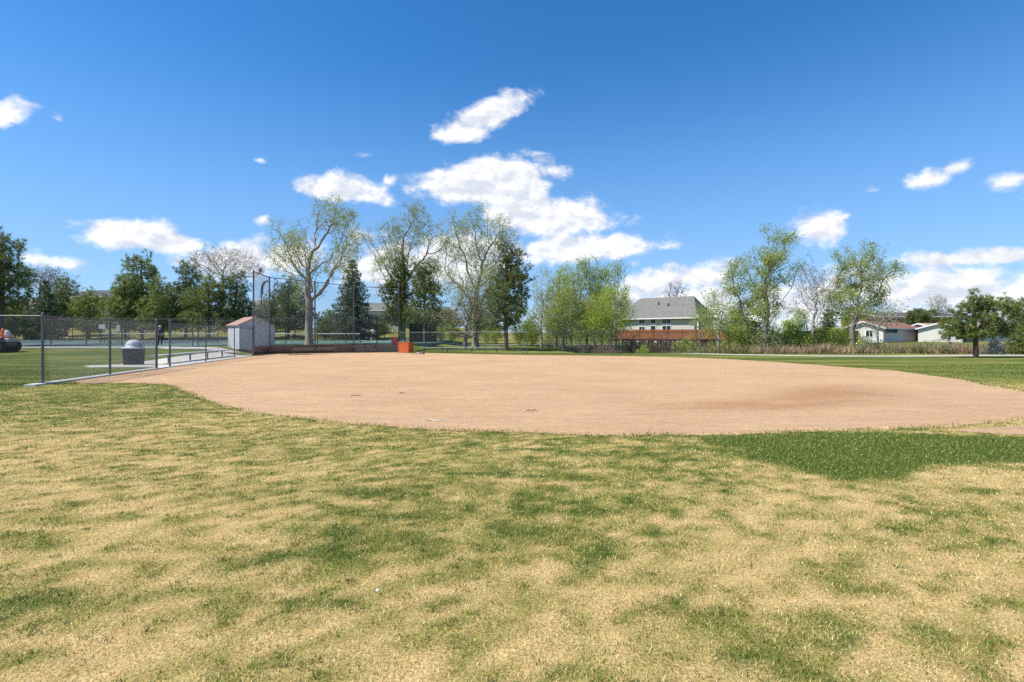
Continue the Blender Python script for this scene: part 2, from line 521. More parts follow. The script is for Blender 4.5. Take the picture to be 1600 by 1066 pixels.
def build_ground():
    xs = np.concatenate([[-3000, -1500, -700, -400, -250, -180, -130, -100], np.arange(-80, -18, 1.0), np.arange(-18, 18, .14), np.arange(18, 80, 1.0), [80, 100, 130, 180, 250, 400, 700, 1500, 3000]])
    ys = np.concatenate([[-600, -100, -20, -5, 0], np.arange(1, 14, .12), np.arange(14, 24, .35), np.arange(24, 82, .5), np.arange(82, 140, 3), [150, 180, 240, 300, 500, 1000, 2000, 4000]])
    X, Y = np.meshgrid(xs, ys)
    Z = H(X, Y)
    V = np.stack([X.ravel(), Y.ravel(), Z.ravel()], 1)
    ny, nx = X.shape
    i = np.arange(ny * nx).reshape(ny, nx)
    q = np.stack([i[:-1, :-1], i[:-1, 1:], i[1:, 1:], i[1:, :-1]], -1).reshape(-1, 4)
    tone = np.concatenate([turf_tone(lushness(V[:, 0], V[:, 1])), np.ones((len(V), 1))], 1)
    me = npmesh('ground', V, q, np.full(len(q), 4), ground_material(), smooth=True, col=tone)
    link('ground', me, kind='structure')


build_ground()


def dirt_material():
    m = bpy.data.materials.new('infield_clay'); m.use_nodes = True
    nt = m.node_tree; b = nt.nodes['Principled BSDF']; L = nt.links.new
    b.inputs['Roughness'].default_value = .95; b.inputs['Specular IOR Level'].default_value = .12
    ge = N(nt.nodes, 'ShaderNodeNewGeometry')

    def noise(scale, det, stretch=(1, 1, 1), rough=.6):
        mp = N(nt.nodes, 'ShaderNodeMapping'); mp.inputs['Scale'].default_value = stretch; L(ge.outputs['Position'], mp.inputs[0])
        nz = N(nt.nodes, 'ShaderNodeTexNoise', inp={'Scale': scale, 'Detail': det, 'Roughness': rough}); L(mp.outputs[0], nz.inputs['Vector'])
        return nz
    big = noise(.28, 5.0); fine = noise(34.0, 5.0, rough=.75); rake = noise(1.6, 6.0, (.35, 1.6, 1), .68); grit = noise(160.0, 2.0); foot = noise(5.5, 6.0, (.8, 1.3, 1), .7)
    # the damp, freshly raked band
    acc = None
    for (a, c, hw) in (((1075, 636), (1230, 628), .55), ((1230, 628), (1330, 606), .75), ((1150, 640), (1330, 628), .4), ((1290, 612), (1400, 618), .5)):
        p, q = Vector((*G(*a), 0)), Vector((*G(*c), 0))
        mp = N(nt.nodes, 'ShaderNodeMapping', vector_type='TEXTURE')
        d = q - p
        mp.inputs['Location'].default_value = ((p + q) / 2)[:]
        mp.inputs['Rotation'].default_value = (0, 0, math.atan2(d.y, d.x))
        mp.inputs['Scale'].default_value = (d.length * .72, hw * 1.5, 100)
        L(ge.outputs['Position'], mp.inputs[0])
        ln = N(nt.nodes, 'ShaderNodeVectorMath', operation='LENGTH'); L(mp.outputs[0], ln.inputs[0])
        f = N(nt.nodes, 'ShaderNodeMath', operation='SUBTRACT', inp={0: 1.0}); L(ln.outputs['Value'], f.inputs[1])
        if acc is None:
            acc = f
        else:
            a2 = N(nt.nodes, 'ShaderNodeMath', operation='SMOOTH_MAX', inp={2: .3}); L(acc.outputs[0], a2.inputs[0]); L(f.outputs[0], a2.inputs[1]); acc = a2
    nn = N(nt.nodes, 'ShaderNodeMath', operation='MULTIPLY_ADD', inp={1: 4.2, 2: -2.1}); L(rake.outputs[0], nn.inputs[0])
    tt = N(nt.nodes, 'ShaderNodeMath', operation='ADD'); L(acc.outputs[0], tt.inputs[0]); L(nn.outputs[0], tt.inputs[1])
    damp = N(nt.nodes, 'ShaderNodeMapRange', interpolation_type='SMOOTHSTEP', inp={'From Min': -.4, 'From Max': .95, 'To Max': .85}); L(tt.outputs[0], damp.inputs['Value'])
    c1 = N(nt.nodes, 'ShaderNodeMix', data_type='RGBA'); c1.inputs[6].default_value = (.49, .308, .170, 1); c1.inputs[7].default_value = (.575, .376, .214, 1)
    mr = N(nt.nodes, 'ShaderNodeMapRange', inp={'From Min': .3, 'From Max': .7}); L(big.outputs[0], mr.inputs['Value']); L(mr.outputs[0], c1.inputs[0])
    c2 = N(nt.nodes, 'ShaderNodeMix', data_type='RGBA'); c2.inputs[7].default_value = (.40, .215, .110, 1)
    L(damp.outputs[0], c2.inputs[0]); L(c1.outputs[2], c2.inputs[6])
    s1 = N(nt.nodes, 'ShaderNodeMapRange', inp={'From Min': .25, 'From Max': .75, 'To Min': .70, 'To Max': 1.26}); L(fine.outputs[0], s1.inputs['Value'])
    s2 = N(nt.nodes, 'ShaderNodeMapRange', inp={'From Min': .3, 'From Max': .7, 'To Min': .86, 'To Max': 1.10}); L(rake.outputs[0], s2.inputs['Value'])
    s3 = N(nt.nodes, 'ShaderNodeMath', operation='MULTIPLY'); L(s1.outputs[0], s3.inputs[0]); L(s2.outputs[0], s3.inputs[1])
    s4 = N(nt.nodes, 'ShaderNodeMapRange', inp={'From Min': .28, 'From Max': .72, 'To Min': .87, 'To Max': 1.11}); L(foot.outputs[0], s4.inputs['Value'])
    s5 = N(nt.nodes, 'ShaderNodeMath', operation='MULTIPLY'); L(s3.outputs[0], s5.inputs[0]); L(s4.outputs[0], s5.inputs[1])
    mu = N(nt.nodes, 'ShaderNodeVectorMath', operation='SCALE'); L(c2.outputs[2], mu.inputs[0]); L(s5.outputs[0], mu.inputs['Scale'])
    L(mu.outputs[0], b.inputs['Base Color'])
    hsum = N(nt.nodes, 'ShaderNodeMath', operation='MULTIPLY_ADD', inp={1: 2.0}); L(rake.outputs[0], hsum.inputs[0]); L(fine.outputs[0], hsum.inputs[2])
    hs2 = N(nt.nodes, 'ShaderNodeMath', operation='MULTIPLY_ADD', inp={1: .4}); L(grit.outputs[0], hs2.inputs[0]); L(hsum.outputs[0], hs2.inputs[2])
    hs3 = N(nt.nodes, 'ShaderNodeMath', operation='MULTIPLY_ADD', inp={1: 2.2}); L(foot.outputs[0], hs3.inputs[0]); L(hs2.outputs[0], hs3.inputs[2])
    bp = N(nt.nodes, 'ShaderNodeBump', inp={'Strength': .6, 'Distance': .035}); L(hs3.outputs[0], bp.inputs['Height']); L(bp.outputs[0], b.inputs['Normal'])
    return m


CLAY = dirt_material()


def flat_sheet(name, poly, z, material, **props):
    tris = tessellate_polygon([[Vector((x, y, 0)) for x, y in poly]])
    V = [(x, y, z) for x, y in poly]
    me = bpy.data.meshes.new(name); me.from_pydata(V, [], [tuple(t) for t in tris])
    bm = bmesh.new(); bm.from_mesh(me); bmesh.ops.recalc_face_normals(bm, faces=bm.faces)
    for f in bm.faces:
        if f.normal.z < 0:
            f.normal_flip()
    bm.to_mesh(me); bm.free(); me.materials.append(material)
    return link(name, me, **props)


flat_sheet('infield_dirt', DIRT_E, .005, CLAY, kind='structure')
flat_sheet('bare_soil', BARE_E, .005, CLAY, kind='structure')

CONCRETE = mat('concrete', (.50, .47, .41), .9, .12, 3.0, bump=.2)


def ribbon(name, A, B, off, material, n=24, thick=.06, cross=4):
    """strip between two edges, laid over the ground"""
    def samp(P, t):
        P = np.array(P, float); s = np.concatenate([[0], np.cumsum(np.hypot(*np.diff(P, axis=0).T))]); s /= s[-1]
        return np.stack([np.interp(t, s, P[:, 0]), np.interp(t, s, P[:, 1])], -1)
    t = np.linspace(0, 1, n); a = samp(A, t); b = samp(B, t)
    V = []; Fc = []
    for i in range(n):
        for j in range(cross + 1):
            p = a[i] + (b[i] - a[i]) * j / cross
            V.append((p[0], p[1], hz(p[0], p[1]) + off))
    k = cross + 1
    for i in range(n - 1):
        for j in range(cross):
            Fc.append((i * k + j, i * k + j + 1, (i + 1) * k + j + 1, (i + 1) * k + j))
    m = MB(); m.add(V, Fc)
    # sides
    m2 = MB()
    edge = [i * k for i in range(n)] + [(n - 1) * k + j for j in range(1, k)] + [i * k + cross for i in range(n - 2, -1, -1)] + [j for j in range(cross - 1, 0, -1)]
    ev = [V[e] for e in edge]; lo = [(x, y, z - thick) for x, y, z in ev]; q = len(ev)
    m.add(ev + lo, [(i, (i + 1) % q, (i + 1) % q + q, i + q) for i in range(q)])
    return m.build(name, material, kind='structure')


fx = lambda y: float(fence_x(y))
ribbon('kerb_strip', [(fx(14.9) - .28, 15.1), (fx(24.2) - .28, 24.2)], [(fx(15.0) + .10, 15.1), (fx(24.2) + .10, 24.2)], .05, CONCRETE, 16, .12)
ribbon('dugout_pavement', [(-18.9, 24.3), (-20.6, 27), (-21.3, 31), (-22.0, 36), (-22.4, 39.3)], [(fx(24.25) + .1, 24.3), (fx(27) + .1, 27), (fx(31) + .1, 31), (fx(36) + .1, 36), (fx(39.3) + .1, 39.3)], .045, CONCRETE, 24, .12)
ribbon('side_path', [(-21.3, 25.6), (-20.9, 26.2), (-20.2, 26.9)], [(-21.2, 25.4), (-20.0, 24.3), (-18.8, 24.4)], .03, CONCRETE, 12, .08)
ribbon('court_apron', [(-75, 42.6), (-27.5, 42.6)], [(-75, 41.1), (-27.5, 41.1)], .05, CONCRETE, 40, .1)
ribbon('shed_path', [(-27.6, 42.3), (-22.4, 42.3)], [(-27.6, 40.2), (-22.3, 39.6)], .035, CONCRETE, 10, .08)
PATHMAT = mat('path_concrete', (.44, .40, .33), .9, .1, 1.5)
pth = [(7.5, 56.5), (9.4, 54), (14.4, 48.8), (18.6, 43.6), (24, 40.2), (30, 39.8), (36.2, 41.4), (46, 42.5), (60, 43.5), (90, 44)]
ribbon('footpath', pth, [(x - .2, y - 2.3) for x, y in pth], .02, PATHMAT, 60, .08)
ribbon('park_path', [(-14, 64.5), (4, 64.5), (14, 62.8)], [(-14, 66.8), (4, 66.8), (14, 65.3)], .03, PATHMAT, 24, .08)

# tennis courts
CZ = lambda y: .70 + (y - 43) * .0103
COURT_GREEN = mat('court_green', (.10, .185, .145), .8, .08, .8)
COURT_BLUE = mat('court_blue', (.055, .095, .105), .8, .08, .8)
COURT_LINE = mat('court_line', (.78, .78, .76), .7, .05, 2)


def court_slab():
    m = MB(); pts = [(-80, 43.1), (-26.8, 43.1), (-26.8, 52.4), (-8.6, 52.4), (-8.6, 72.5), (-80, 72.5)]
    m.poly([(x, y, CZ(y)) for x, y in pts], (0, 0, -.5))
    m.build('tennis_court', COURT_GREEN, kind='structure')
    for (x0, x1, y0, y1, mm) in ((-45.5, -33, 46, 69, COURT_BLUE), (-64, -51.5, 46, 69, COURT_BLUE), (-27.3, -14.8, 54, 70, COURT_GREEN)):
        if mm is COURT_BLUE:
            MB().poly([(x0, y0, CZ(y0) + .004), (x1, y0, CZ(y0) + .004), (x1, y1, CZ(y1) + .004), (x0, y1, CZ(y1) + .004)]).build('court_surface', mm, kind='structure')
        ln = MB()
        for (a, b, c, d) in ((x0, x1, y0, y0 + .1), (x0, x1, y1 - .1, y1), (x0, x0 + .1, y0 + .1, y1 - .1), (x1 - .1, x1, y0 + .1, y1 - .1),
                             (x0 + 1.4, x0 + 1.5, y0 + .1, y1 - .1), (x1 - 1.5, x1 - 1.4, y0 + .1, y1 - .1), (x0 + 1.5, x1 - 1.5, y0 + 5, y0 + 5.08)):
            ln.poly([(a, c, CZ(c) + .008), (b, c, CZ(c) + .008), (b, d, CZ(d) + .008), (a, d, CZ(d) + .008)])
        ln.build('court_lines', COURT_LINE, kind='structure')


court_slab()

# ------------------------------------------------------------------ grass blades in the foreground


def blade_mesh(name, P, h, w, lean, tone, seed, curl=.5):
    """P (n,3) roots; each blade is a bent strip of three triangles"""
    r = np.random.default_rng(seed); n = len(P)
    az = r.random(n) * 2 * np.pi
    d = np.stack([np.cos(az), np.sin(az), np.zeros(n)], 1)
    az2 = r.random(n) * 2 * np.pi
    s = np.stack([np.cos(az2), np.sin(az2), np.zeros(n)], 1) * (w / 2)[:, None]
    up = np.array([0, 0, 1.0])
    ln = lean[:, None]
    mid = P + (up * np.cos(ln * .7) + d * np.sin(ln * .7)) * (h * .55)[:, None]
    tip = mid + (up * np.cos(ln * (1 + curl)) + d * np.sin(ln * (1 + curl))) * (h * .45)[:, None]
    V = np.stack([P - s, P + s, mid - s * .8, mid + s * .8, tip], 1).reshape(-1, 3)
    b = np.arange(n)[:, None] * 5
    quad = b + np.array([0, 1, 3, 2]); tri = b + np.array([2, 3, 4])
    loops = np.concatenate([quad, tri], 1).ravel()
    sizes = np.tile([4, 3], n)
    col = np.repeat(np.concatenate([tone, np.ones((n, 1))], 1), 5, 0)
    m = MATS.get('grass_blade')
    if not m:
        m = bpy.data.materials.new('grass_blade'); m.use_nodes = True
        nt = m.node_tree; nt.nodes.clear(); L = nt.links.new
        out = N(nt.nodes, 'ShaderNodeOutputMaterial'); at = N(nt.nodes, 'ShaderNodeAttribute', attribute_name='tone')
        a = N(nt.nodes, 'ShaderNodeBsdfPrincipled', inp={'Roughness': .6, 'Specular IOR Level': .2}); t = N(nt.nodes, 'ShaderNodeBsdfTranslucent')
        L(at.outputs['Color'], a.inputs['Base Color']); L(at.outputs['Color'], t.inputs[0])
        ms = N(nt.nodes, 'ShaderNodeMixShader', inp={0: .3}); L(a.outputs[0], ms.inputs[1]); L(t.outputs[0], ms.inputs[2]); L(ms.outputs[0], out.inputs[0])
        MATS['grass_blade'] = m
    return npmesh(name, V, loops, sizes, m, col=col)


def blade_tone(g, r):
    n = len(g)
    straw = np.array([.83, .60, .25]); pale = np.array([.90, .74, .41]); rust = np.array([.66, .40, .14])
    olive = np.array([.34, .325, .07]); green = np.array([.14, .215, .032]); deep = np.array([.075, .13, .018])
    u = r.random((n, 1)); v = r.random((n, 1))
    dry = np.minimum(np.where(u < .5, straw, np.where(u < .78, pale, rust)) * (.5 + .8 * v), .92)
    liv = np.where(u < .32, olive, np.where(u < .72, green, deep)) * (.65 + .8 * v)
    p = (.03 + .92 * sstep(.08, .92, g))[:, None]
    return np.where(r.random((n, 1)) < p, liv, dry)


def build_grass():
    r = np.random.default_rng(21)
    P = []; S = []
    for (y0, y1, dens, sc_) in ((1.3, 3.2, 10500, .72), (3.2, 5.2, 6500, .9), (5.2, 8.2, 3000, 1.3), (8.2, 12.5, 1300, 1.9), (12.5, 17, 500, 2.4), (17, 27, 150, 3.2)):
        xm = y1 + 1.4
        n = int(dens * (y1 - y0) * 2 * xm)
        x = r.uniform(-xm, xm, n); y = r.uniform(y0, y1, n)
        k = np.abs(x) < y + 1.3
        P.append(np.stack([x[k], y[k]], 1)); S.append(np.full(k.sum(), sc_))
    P = np.concatenate(P); S = np.concatenate(S)
    ins = inside(DIRT_E, P[:, 0], P[:, 1]) | (inside(BARE_E, P[:, 0], P[:, 1]) & (r.random(len(P)) > .12))
    k = ~ins & ~((np.abs(P[:, 0] - fence_x(P[:, 1])) < .45) & (P[:, 1] > 14.9)) & ~((P[:, 0] < fence_x(P[:, 1]) + .2) & (P[:, 0] > fence_x(P[:, 1]) - 5.2) & (P[:, 1] > 23.8))
    P = P[k]; S = S[k]
    g = lushness(P[:, 0], P[:, 1]); n = len(P)
    keep = r.random(n) < np.clip(.62 + .5 * g, 0, 1)
    P, S, g = P[keep], S[keep], g[keep]; n = len(P)
    h = (.013 + .013 * r.random(n) + .014 * np.clip(g, 0, 1)) * (1 + .15 * (S - 1))
    w = (.0028 + .0022 * r.random(n)) * S ** 1.15
    lean = .35 + .95 * r.random(n)
    me = blade_mesh('grass', np.concatenate([P, np.full((n, 1), -.003)], 1), h, w, lean, blade_tone(g + .5 * sstep(14, 18, P[:, 1]), r), 22)
    o = link('grass', me, kind='stuff'); tag(o, 'patchy straw and green turf grass in the foreground', 'grass')
    # thicker, darker tufts standing proud of the mown turf
    m = 9000
    y = 1.6 + 10.5 * r.random(m) ** 1.5; x = r.uniform(-1, 1, m) * (y + 1.0)
    g = lushness(x, y); k = (r.random(m) < .10 + 1.1 * np.clip(g - .2, 0, 1)) & ~inside(DIRT_E, x, y) & ~inside(BARE_E, x, y)
    x, y = x[k], y[k]; q = len(x); kk = 16; rad = (.012 + .075 * r.random(q) ** 2)
    px_ = np.repeat(x, kk) + r.normal(0, 1, q * kk) * np.repeat(rad, kk) * 1.5; py_ = np.repeat(y, kk) + r.normal(0, 1, q * kk) * np.repeat(rad, kk)
    n = q * kk; base = np.where(r.random((n, 1)) < .5, np.array([.16, .21, .042]), np.array([.085, .125, .025])) * (.75 + .6 * r.random((n, 1)))
    h = .013 + .017 * r.random(n); w = (.003 + .002 * r.random(n)) * (.7 + np.repeat(y, kk) * .11)
    me = blade_mesh('grass_tufts', np.stack([px_, py_, np.full(n, -.002)], 1), h, w, .2 + .8 * r.random(n), base, 29)
    o = link('grass_tufts', me, kind='stuff'); tag(o, 'darker green grass tufts dotted over the dry turf', 'grass')
    # ragged fringe where the turf meets the infield clay
    E = np.array(DIRT_E); e0 = E; e1 = np.roll(E, -1, 0)
    k = (e0[:, 1] < 43) & (np.hypot(*(e1 - e0).T) < 1) & ~((e0[:, 0] < fence_x(e0[:, 1]) + .5) & (e0[:, 1] > 17))
    e0, e1 = e0[k], e1[k]
    rep = (np.where(e0[:, 1] < 16, 30, 9) * np.clip(2.2 * vnoise(e0[:, 0], e0[:, 1], 1.1, 77, 3) - .45, .08, 2)).astype(int)
    a = np.repeat(e0, rep, 0); b = np.repeat(e1, rep, 0); n = len(a)
    t = r.random((n, 1)); Pf = a + (b - a) * t + r.normal(0, .07, (n, 2))
    far = sstep(12, 40, Pf[:, 1])
    g = np.clip(lushness(Pf[:, 0], Pf[:, 1]) + .1, 0, 1)
    h = .035 + .04 * r.random(n) + .02 * far; w = .006 + .012 * far + .004 * r.random(n)
    me = blade_mesh('grass_fringe', np.concatenate([Pf, np.zeros((n, 1))], 1), h, w, .3 + .7 * r.random(n), blade_tone(g, r), 23)
    o = link('grass_fringe', me, kind='stuff'); tag(o, 'ragged grass fringe along the edge of the infield clay', 'grass')


build_grass()


def build_weeds():
    """dry reeds and weeds in the ditch behind the footpath"""
    r = np.random.default_rng(31)
    n = 52000
    x = r.uniform(5, 62, n); y = 44.5 + 12 * r.random(n) ** 1.3
    yp = np.interp(x, [p[0] for p in pth], [p[1] for p in pth])
    k = (y > yp + .5) & (vnoise(x, y, .35, 41, 3) + .2 * r.random(n) > .50)
    k &= ~((x > 11.5) & (x < 23) & (y > 50.5) & (y < 58.5) & (r.random(n) < .75))
    x, y = x[k], y[k]; n = len(x)
    h = (.45 + .65 * r.random(n)) * (.7 + .7 * vnoise(x, y, .25, 42, 2)); w = .03 + .03 * r.random(n)
    h *= np.where(x < 16, .7, .82) * (.45 + 1.1 * vnoise(x, y, .9, 45, 2))
    u = r.random((n, 1)); z = vnoise(x, y, .18, 43, 2)[:, None]
    tone = np.where(u < .4, np.array([.46, .33, .18]), np.where(u < .72, np.array([.27, .185, .13]), np.array([.50, .39, .24])))
    tone = np.where((z > .50) & (r.random((n, 1)) < .65), np.array([.15, .19, .05]), tone) * (.7 + .5 * r.random((n, 1)))
    me = blade_mesh('dry_weeds', np.stack([x, y, H(x, y) - .02], 1), h, w, .1 + .6 * r.random(n), tone, 32)
    o = link('dry_weeds', me, kind='stuff'); tag(o, 'tall straw coloured weeds and reeds in the ditch behind the footpath', 'weeds')
    # thatch of leaf litter and clods on the clay
    n = 1400; V = []; Fq = []
    y = 7.8 + 13 * r.random(n) ** 1.6; x = r.uniform(-1, 1, n) * (y + 1); k = inside(DIRT_E, x, y) | (pdist(DIRT, x, y) < .22); x, y = x[k], y[k]
    m = MB()
    for a, b in zip(x, y):
        s = .004 + .014 * random.random() ** 3
        pts = [(a + s * math.cos(t) * random.uniform(.6, 1.3), b + s * math.sin(t) * random.uniform(.6, 1.3), .004) for t in (0, 1.25, 2.5, 3.8, 5)]
        m.add(pts + [(a + s * .2, b, .004 + s * random.uniform(.6, 1.1))], [(i, (i + 1) % 5, 5) for i in range(5)])
    o = m.build('clay_clods', mat('clod', (.38, .235, .14), .95, .3, 30), kind='stuff'); tag(o, 'small loose clods and pebbles scattered on the infield clay', 'clods')


build_weeds()

# ------------------------------------------------------------------ chain-link fences and the backstop
GALV = mat('galvanised_steel', (.115, .12, .128), .5, .2, 5, metal=.3, spec=.5)
WIRE = mat('galvanised_wire', (.10, .104, .112), .5, .1, 5, metal=.2, spec=.5)
DARKSTEEL = mat('dark_coated_steel', (.035, .042, .04), .55, .2, 5)
DARKWIRE = mat('dark_coated_wire', (.05, .06, .055), .6, .1, 5)


def chain_link(p, q, hgt, pitch=.072, r=.0021):
    """woven wire panel between two feet p and q; straight wires in both diagonal directions"""
    p, q = np.array(p, float), np.array(q, float)
    L2 = np.hypot(*(q - p)[:2]); ex = (q - p) / L2; ez = np.array([0, 0, 1.0]); en = np.cross(ex, ez)
    segs = []
    for sgn, off in ((1, .002), (-1, -.002)):
        for s in np.arange(-hgt, L2 + hgt, pitch):
            # x = s + sgn*z*0.8
            a = s; b = s + sgn * hgt * .8
            t0, t1 = 0.0, 1.0
            lo, hi = sorted((a, b)); dx = b - a
            ta, tb = sorted(((0 - a) / dx, (L2 - a) / dx))
            t0, t1 = max(t0, ta), min(t1, tb)
            if t1 - t0 < .01:
                continue
            segs.append((p + ex * (a + dx * t0) + ez * hgt * t0 + en * off, p + ex * (a + dx * t1) + ez * hgt * t1 + en * off))
    S = np.array(segs); n = len(S)
    d = S[:, 1] - S[:, 0]; d /= np.linalg.norm(d, axis=1)[:, None]
    a = np.cross(d, en); V = []
    for e in (0, 1):
        for t in (0, 2.0944, 4.1888):
            V.append(S[:, e] + (a * math.cos(t) + en * math.sin(t)) * r)
    V = np.stack(V, 1).reshape(-1, 3)
    b = np.arange(n)[:, None] * 6
    loops = np.concatenate([b + np.array([0, 1, 4, 3]), b + np.array([1, 2, 5, 4]), b + np.array([2, 0, 3, 5])], 1).ravel()
    return V, loops, np.full(n * 3, 4)


def fence(name, label, posts, hgt, rail=True, pr=.032, rr=.021, mm=GALV, wm=WIRE, pitch=.072, wr=.0021, thick_ends=False, low=False, cat='fence', group=None, skip=()):
    """posts: list of (x, y, z)"""
    t = thing(name, label, cat, posts[0], 0, group)
    o = Vector(posts[0]); L = [Vector(p) - o for p in posts]
    for i, p in enumerate(L):
        r = pr * (1.35 if thick_ends and i in (0, len(L) - 1) else 1)
        e = .1 if thick_ends and i in (0, len(L) - 1) else .03
        m = MB().tube(p - Vector((0, 0, .15)), p + Vector((0, 0, hgt + e)), r, n=8)
        m.lathe([(r * 1.15, 0), (r * 1.0, r * .7), (r * .4, r * 1.3)], p + Vector((0, 0, hgt + e)), 8)
        m.build('post', mm, t, smooth=False)
    for i in range(len(L) - 1):
        if i in skip:
            continue
        a, b = L[i], L[i + 1]
        d = (b - a).normalized() * pr
        if rail:
            MB().tube(a + d + Vector((0, 0, hgt - .02)), b - d + Vector((0, 0, hgt - .02)), rr, n=6).build('top_rail', mm, t)
        if low:
            MB().tube(a + d + Vector((0, 0, .08)), b - d + Vector((0, 0, .08)), rr * .7, n=6).build('bottom_rail', mm, t)
        V, lp, sz = chain_link(a + Vector((0, 0, .04)), b + Vector((0, 0, .04)), hgt - .06, pitch, wr)
        link('chain_link', npmesh('chain_link', V, lp, sz, wm), t, kind='stuff')
    return t


FH = 2.12
fence('chain_link_fence', 'grey chain-link fence running along the concrete strip beside the trash can', [(-27.3, 14.5, 0), (-24, 14.9, 0), (-20.5, 15.2, 0), (-17.2, 15.4, 0), (fx(15.6), 15.6, 0), (fx(19.35), 19.35, .0), (fx(23.2), 23.2, 0)], FH, thick_ends=True, group='chain-link fences round the infield', wr=.0036, pr=.038)
fence('chain_link_fence', 'grey chain-link fence between the gate gap and the tall backstop', [(fx(24.6), 24.6, .02), (fx(29.4), 29.4, .02), (fx(34.8), 34.8, .02), (fx(39.4), 39.4, .02)], FH, thick_ends=True, group='chain-link fences round the infield')
RF = [(-10.6, 48.8), (GX(691, 46.2), 46.2), (GX(758, 44.9), 44.9), (GX(824, 43.6), 43.6)]
fence('chain_link_fence', 'low chain-link fence in front of the long bench right of the backstop', [(x, y, .0) for x, y in RF], 1.92, group='chain-link fences round the infield')
RF2 = [(GX(p, 43.6), 43.6) for p in (846, 905, 972, 1035, 1095)]
fence('chain_link_fence', 'faint chain-link fence between the poplars and the dirt, right of the gate gap', [(x, y, .0) for x, y in RF2], 1.86, group='chain-link fences round the infield', pr=.026, rr=.014)


def backstop():
    t = thing('backstop', 'tall grey chain-link backstop with brown board base behind home plate', 'backstop', (-15, 45, 0))
    o = Vector((-15, 45, 0))
    tops = [6.62, 6.6, 6.45, 6.3, 6.15]
    P = [Vector((x, y, 0)) - o for x, y in WALL]
    up = lambda z: Vector((0, 0, z))
    wood = [mat('backstop_board_dark', (.21, .098, .070), .85, .3, 4, stretch=(1, 1, 6), bump=.3), mat('backstop_board_worn', (.28, .155, .11), .85, .35, 4, stretch=(1, 1, 6), bump=.3),
            mat('backstop_board_pale', (.42, .29, .21), .85, .3, 4, stretch=(1, 1, 6), bump=.3)]
    for i, p in enumerate(P):
        m = MB().tube(p - up(.2), p + up(tops[i]), .062, n=10); m.lathe([(.06, 0), (.05, .04), (.02, .07)], p + up(tops[i]), 10)
        m.build('pole', GALV, t)
    for i in range(len(P) - 1):
        a, b = P[i], P[i + 1]; e = (b - a).normalized(); L = (b - a).length
        for z in (0, 1):
            za, zb = ((tops[i] - .05, tops[i + 1] - .05), (3.12, 3.12))[z]
            MB().tube(a + e * .05 + up(za), b - e * .05 + up(zb), .038, n=6).build('cross_rail', GALV, t)
        V, lp, sz = chain_link(a + up(.1), b + up(.1), min(tops[i], tops[i + 1]) - .18, .075, .0027)
        link('chain_link', npmesh('chain_link', V, lp, sz, WIRE), t, kind='stuff')
        nrm = Vector((-e.y, e.x, 0))           # behind the poles
        k = max(1, round(L / 2.2))
        for j in range(k):
            s0, s1 = a + e * (L * j / k + .012), a + e * (L * (j + 1) / k - .012)
            for row in range(3):
                z0 = .02 + row * .25
                wm = wood[2] if (i == 3 and row != 1) or (row == 1 and random.random() < .25) else wood[1] if (row == 1 or random.random() < .3) else wood[0]  # last bay paler, its sunlit look put into the board colour; others vary randomly
                q = nrm * (.10 + .008 * random.random()); dz = random.uniform(-.008, .008)
                MB().bar(s0 + q + up(z0 + .12 + dz), s1 + q + up(z0 + .12 - dz), .045, .236).build('board', wm, t)
    return t


backstop()

# court fences
CF = lambda pts: [(x, y, CZ(y)) for x, y in pts]
fence('court_fence', 'dark fence along the near side of the left tennis courts', CF([(x, 43.3) for x in np.arange(-63, -26.9, 3.0)]), 2.3, mm=DARKSTEEL, wm=DARKWIRE, pitch=.09, wr=.0024, group='fences round the tennis courts', pr=.045)
fence('court_fence', 'dark fence of the tennis court directly behind the backstop', CF([(-26.6, 43.4), (-26.6, 48), (-26.6, 52.6), (-23.3, 52.7), (-20, 52.7), (-17.1, 52.7), (-13.9, 52.7), (-11, 52.7), (-8.9, 52.7)]), 2.55, mm=DARKSTEEL, wm=DARKWIRE, pitch=.09, wr=.0024, group='fences round the tennis courts', pr=.045)
fence('court_fence', 'dark fence along the far edge of the tennis courts under the pines', CF([(x, 72.2) for x in np.arange(-62, -8, 4.0)]), 2.8, mm=DARKSTEEL, wm=DARKWIRE, pitch=.12, wr=.003, group='fences round the tennis courts', pr=.05)


def windscreen(px0, px1, Y, label):
    x0, x1 = GX(px0, Y), GX(px1, Y); z = CZ(52)
    t = thing('windscreen', label, 'windscreen', ((x0 + x1) / 2, Y, z), 0, 'green windscreens on the court fence')
    w = (x1 - x0) / 2
    for s in (-1, 1):
        MB().tube((s * w, 0, -.3), (s * w, 0, 2.3), .04, n=8).build('post', DARKSTEEL, t)
    n = 8; m = MB()
    for i in range(n):
        a, b = -w + 2 * w * i / n, -w + 2 * w * (i + 1) / n
        ya, yb = .015 * math.sin(i * 1.7), .015 * math.sin((i + 1) * 1.7)
        m.poly([(a, ya, .1), (b, yb, .1), (b, yb, 2.15), (a, ya, 2.15)], (0, .012, 0))
    m.build('screen_cloth', mat('windscreen_cloth', (.018, .028, .026), 1.0, .2, 2, spec=.05), t)


windscreen(640, 661, 57, 'dark green windscreen panel just right of the last backstop pole')
windscreen(664, 682, 58.5, 'dark green windscreen panel left of the dark pine trunk')


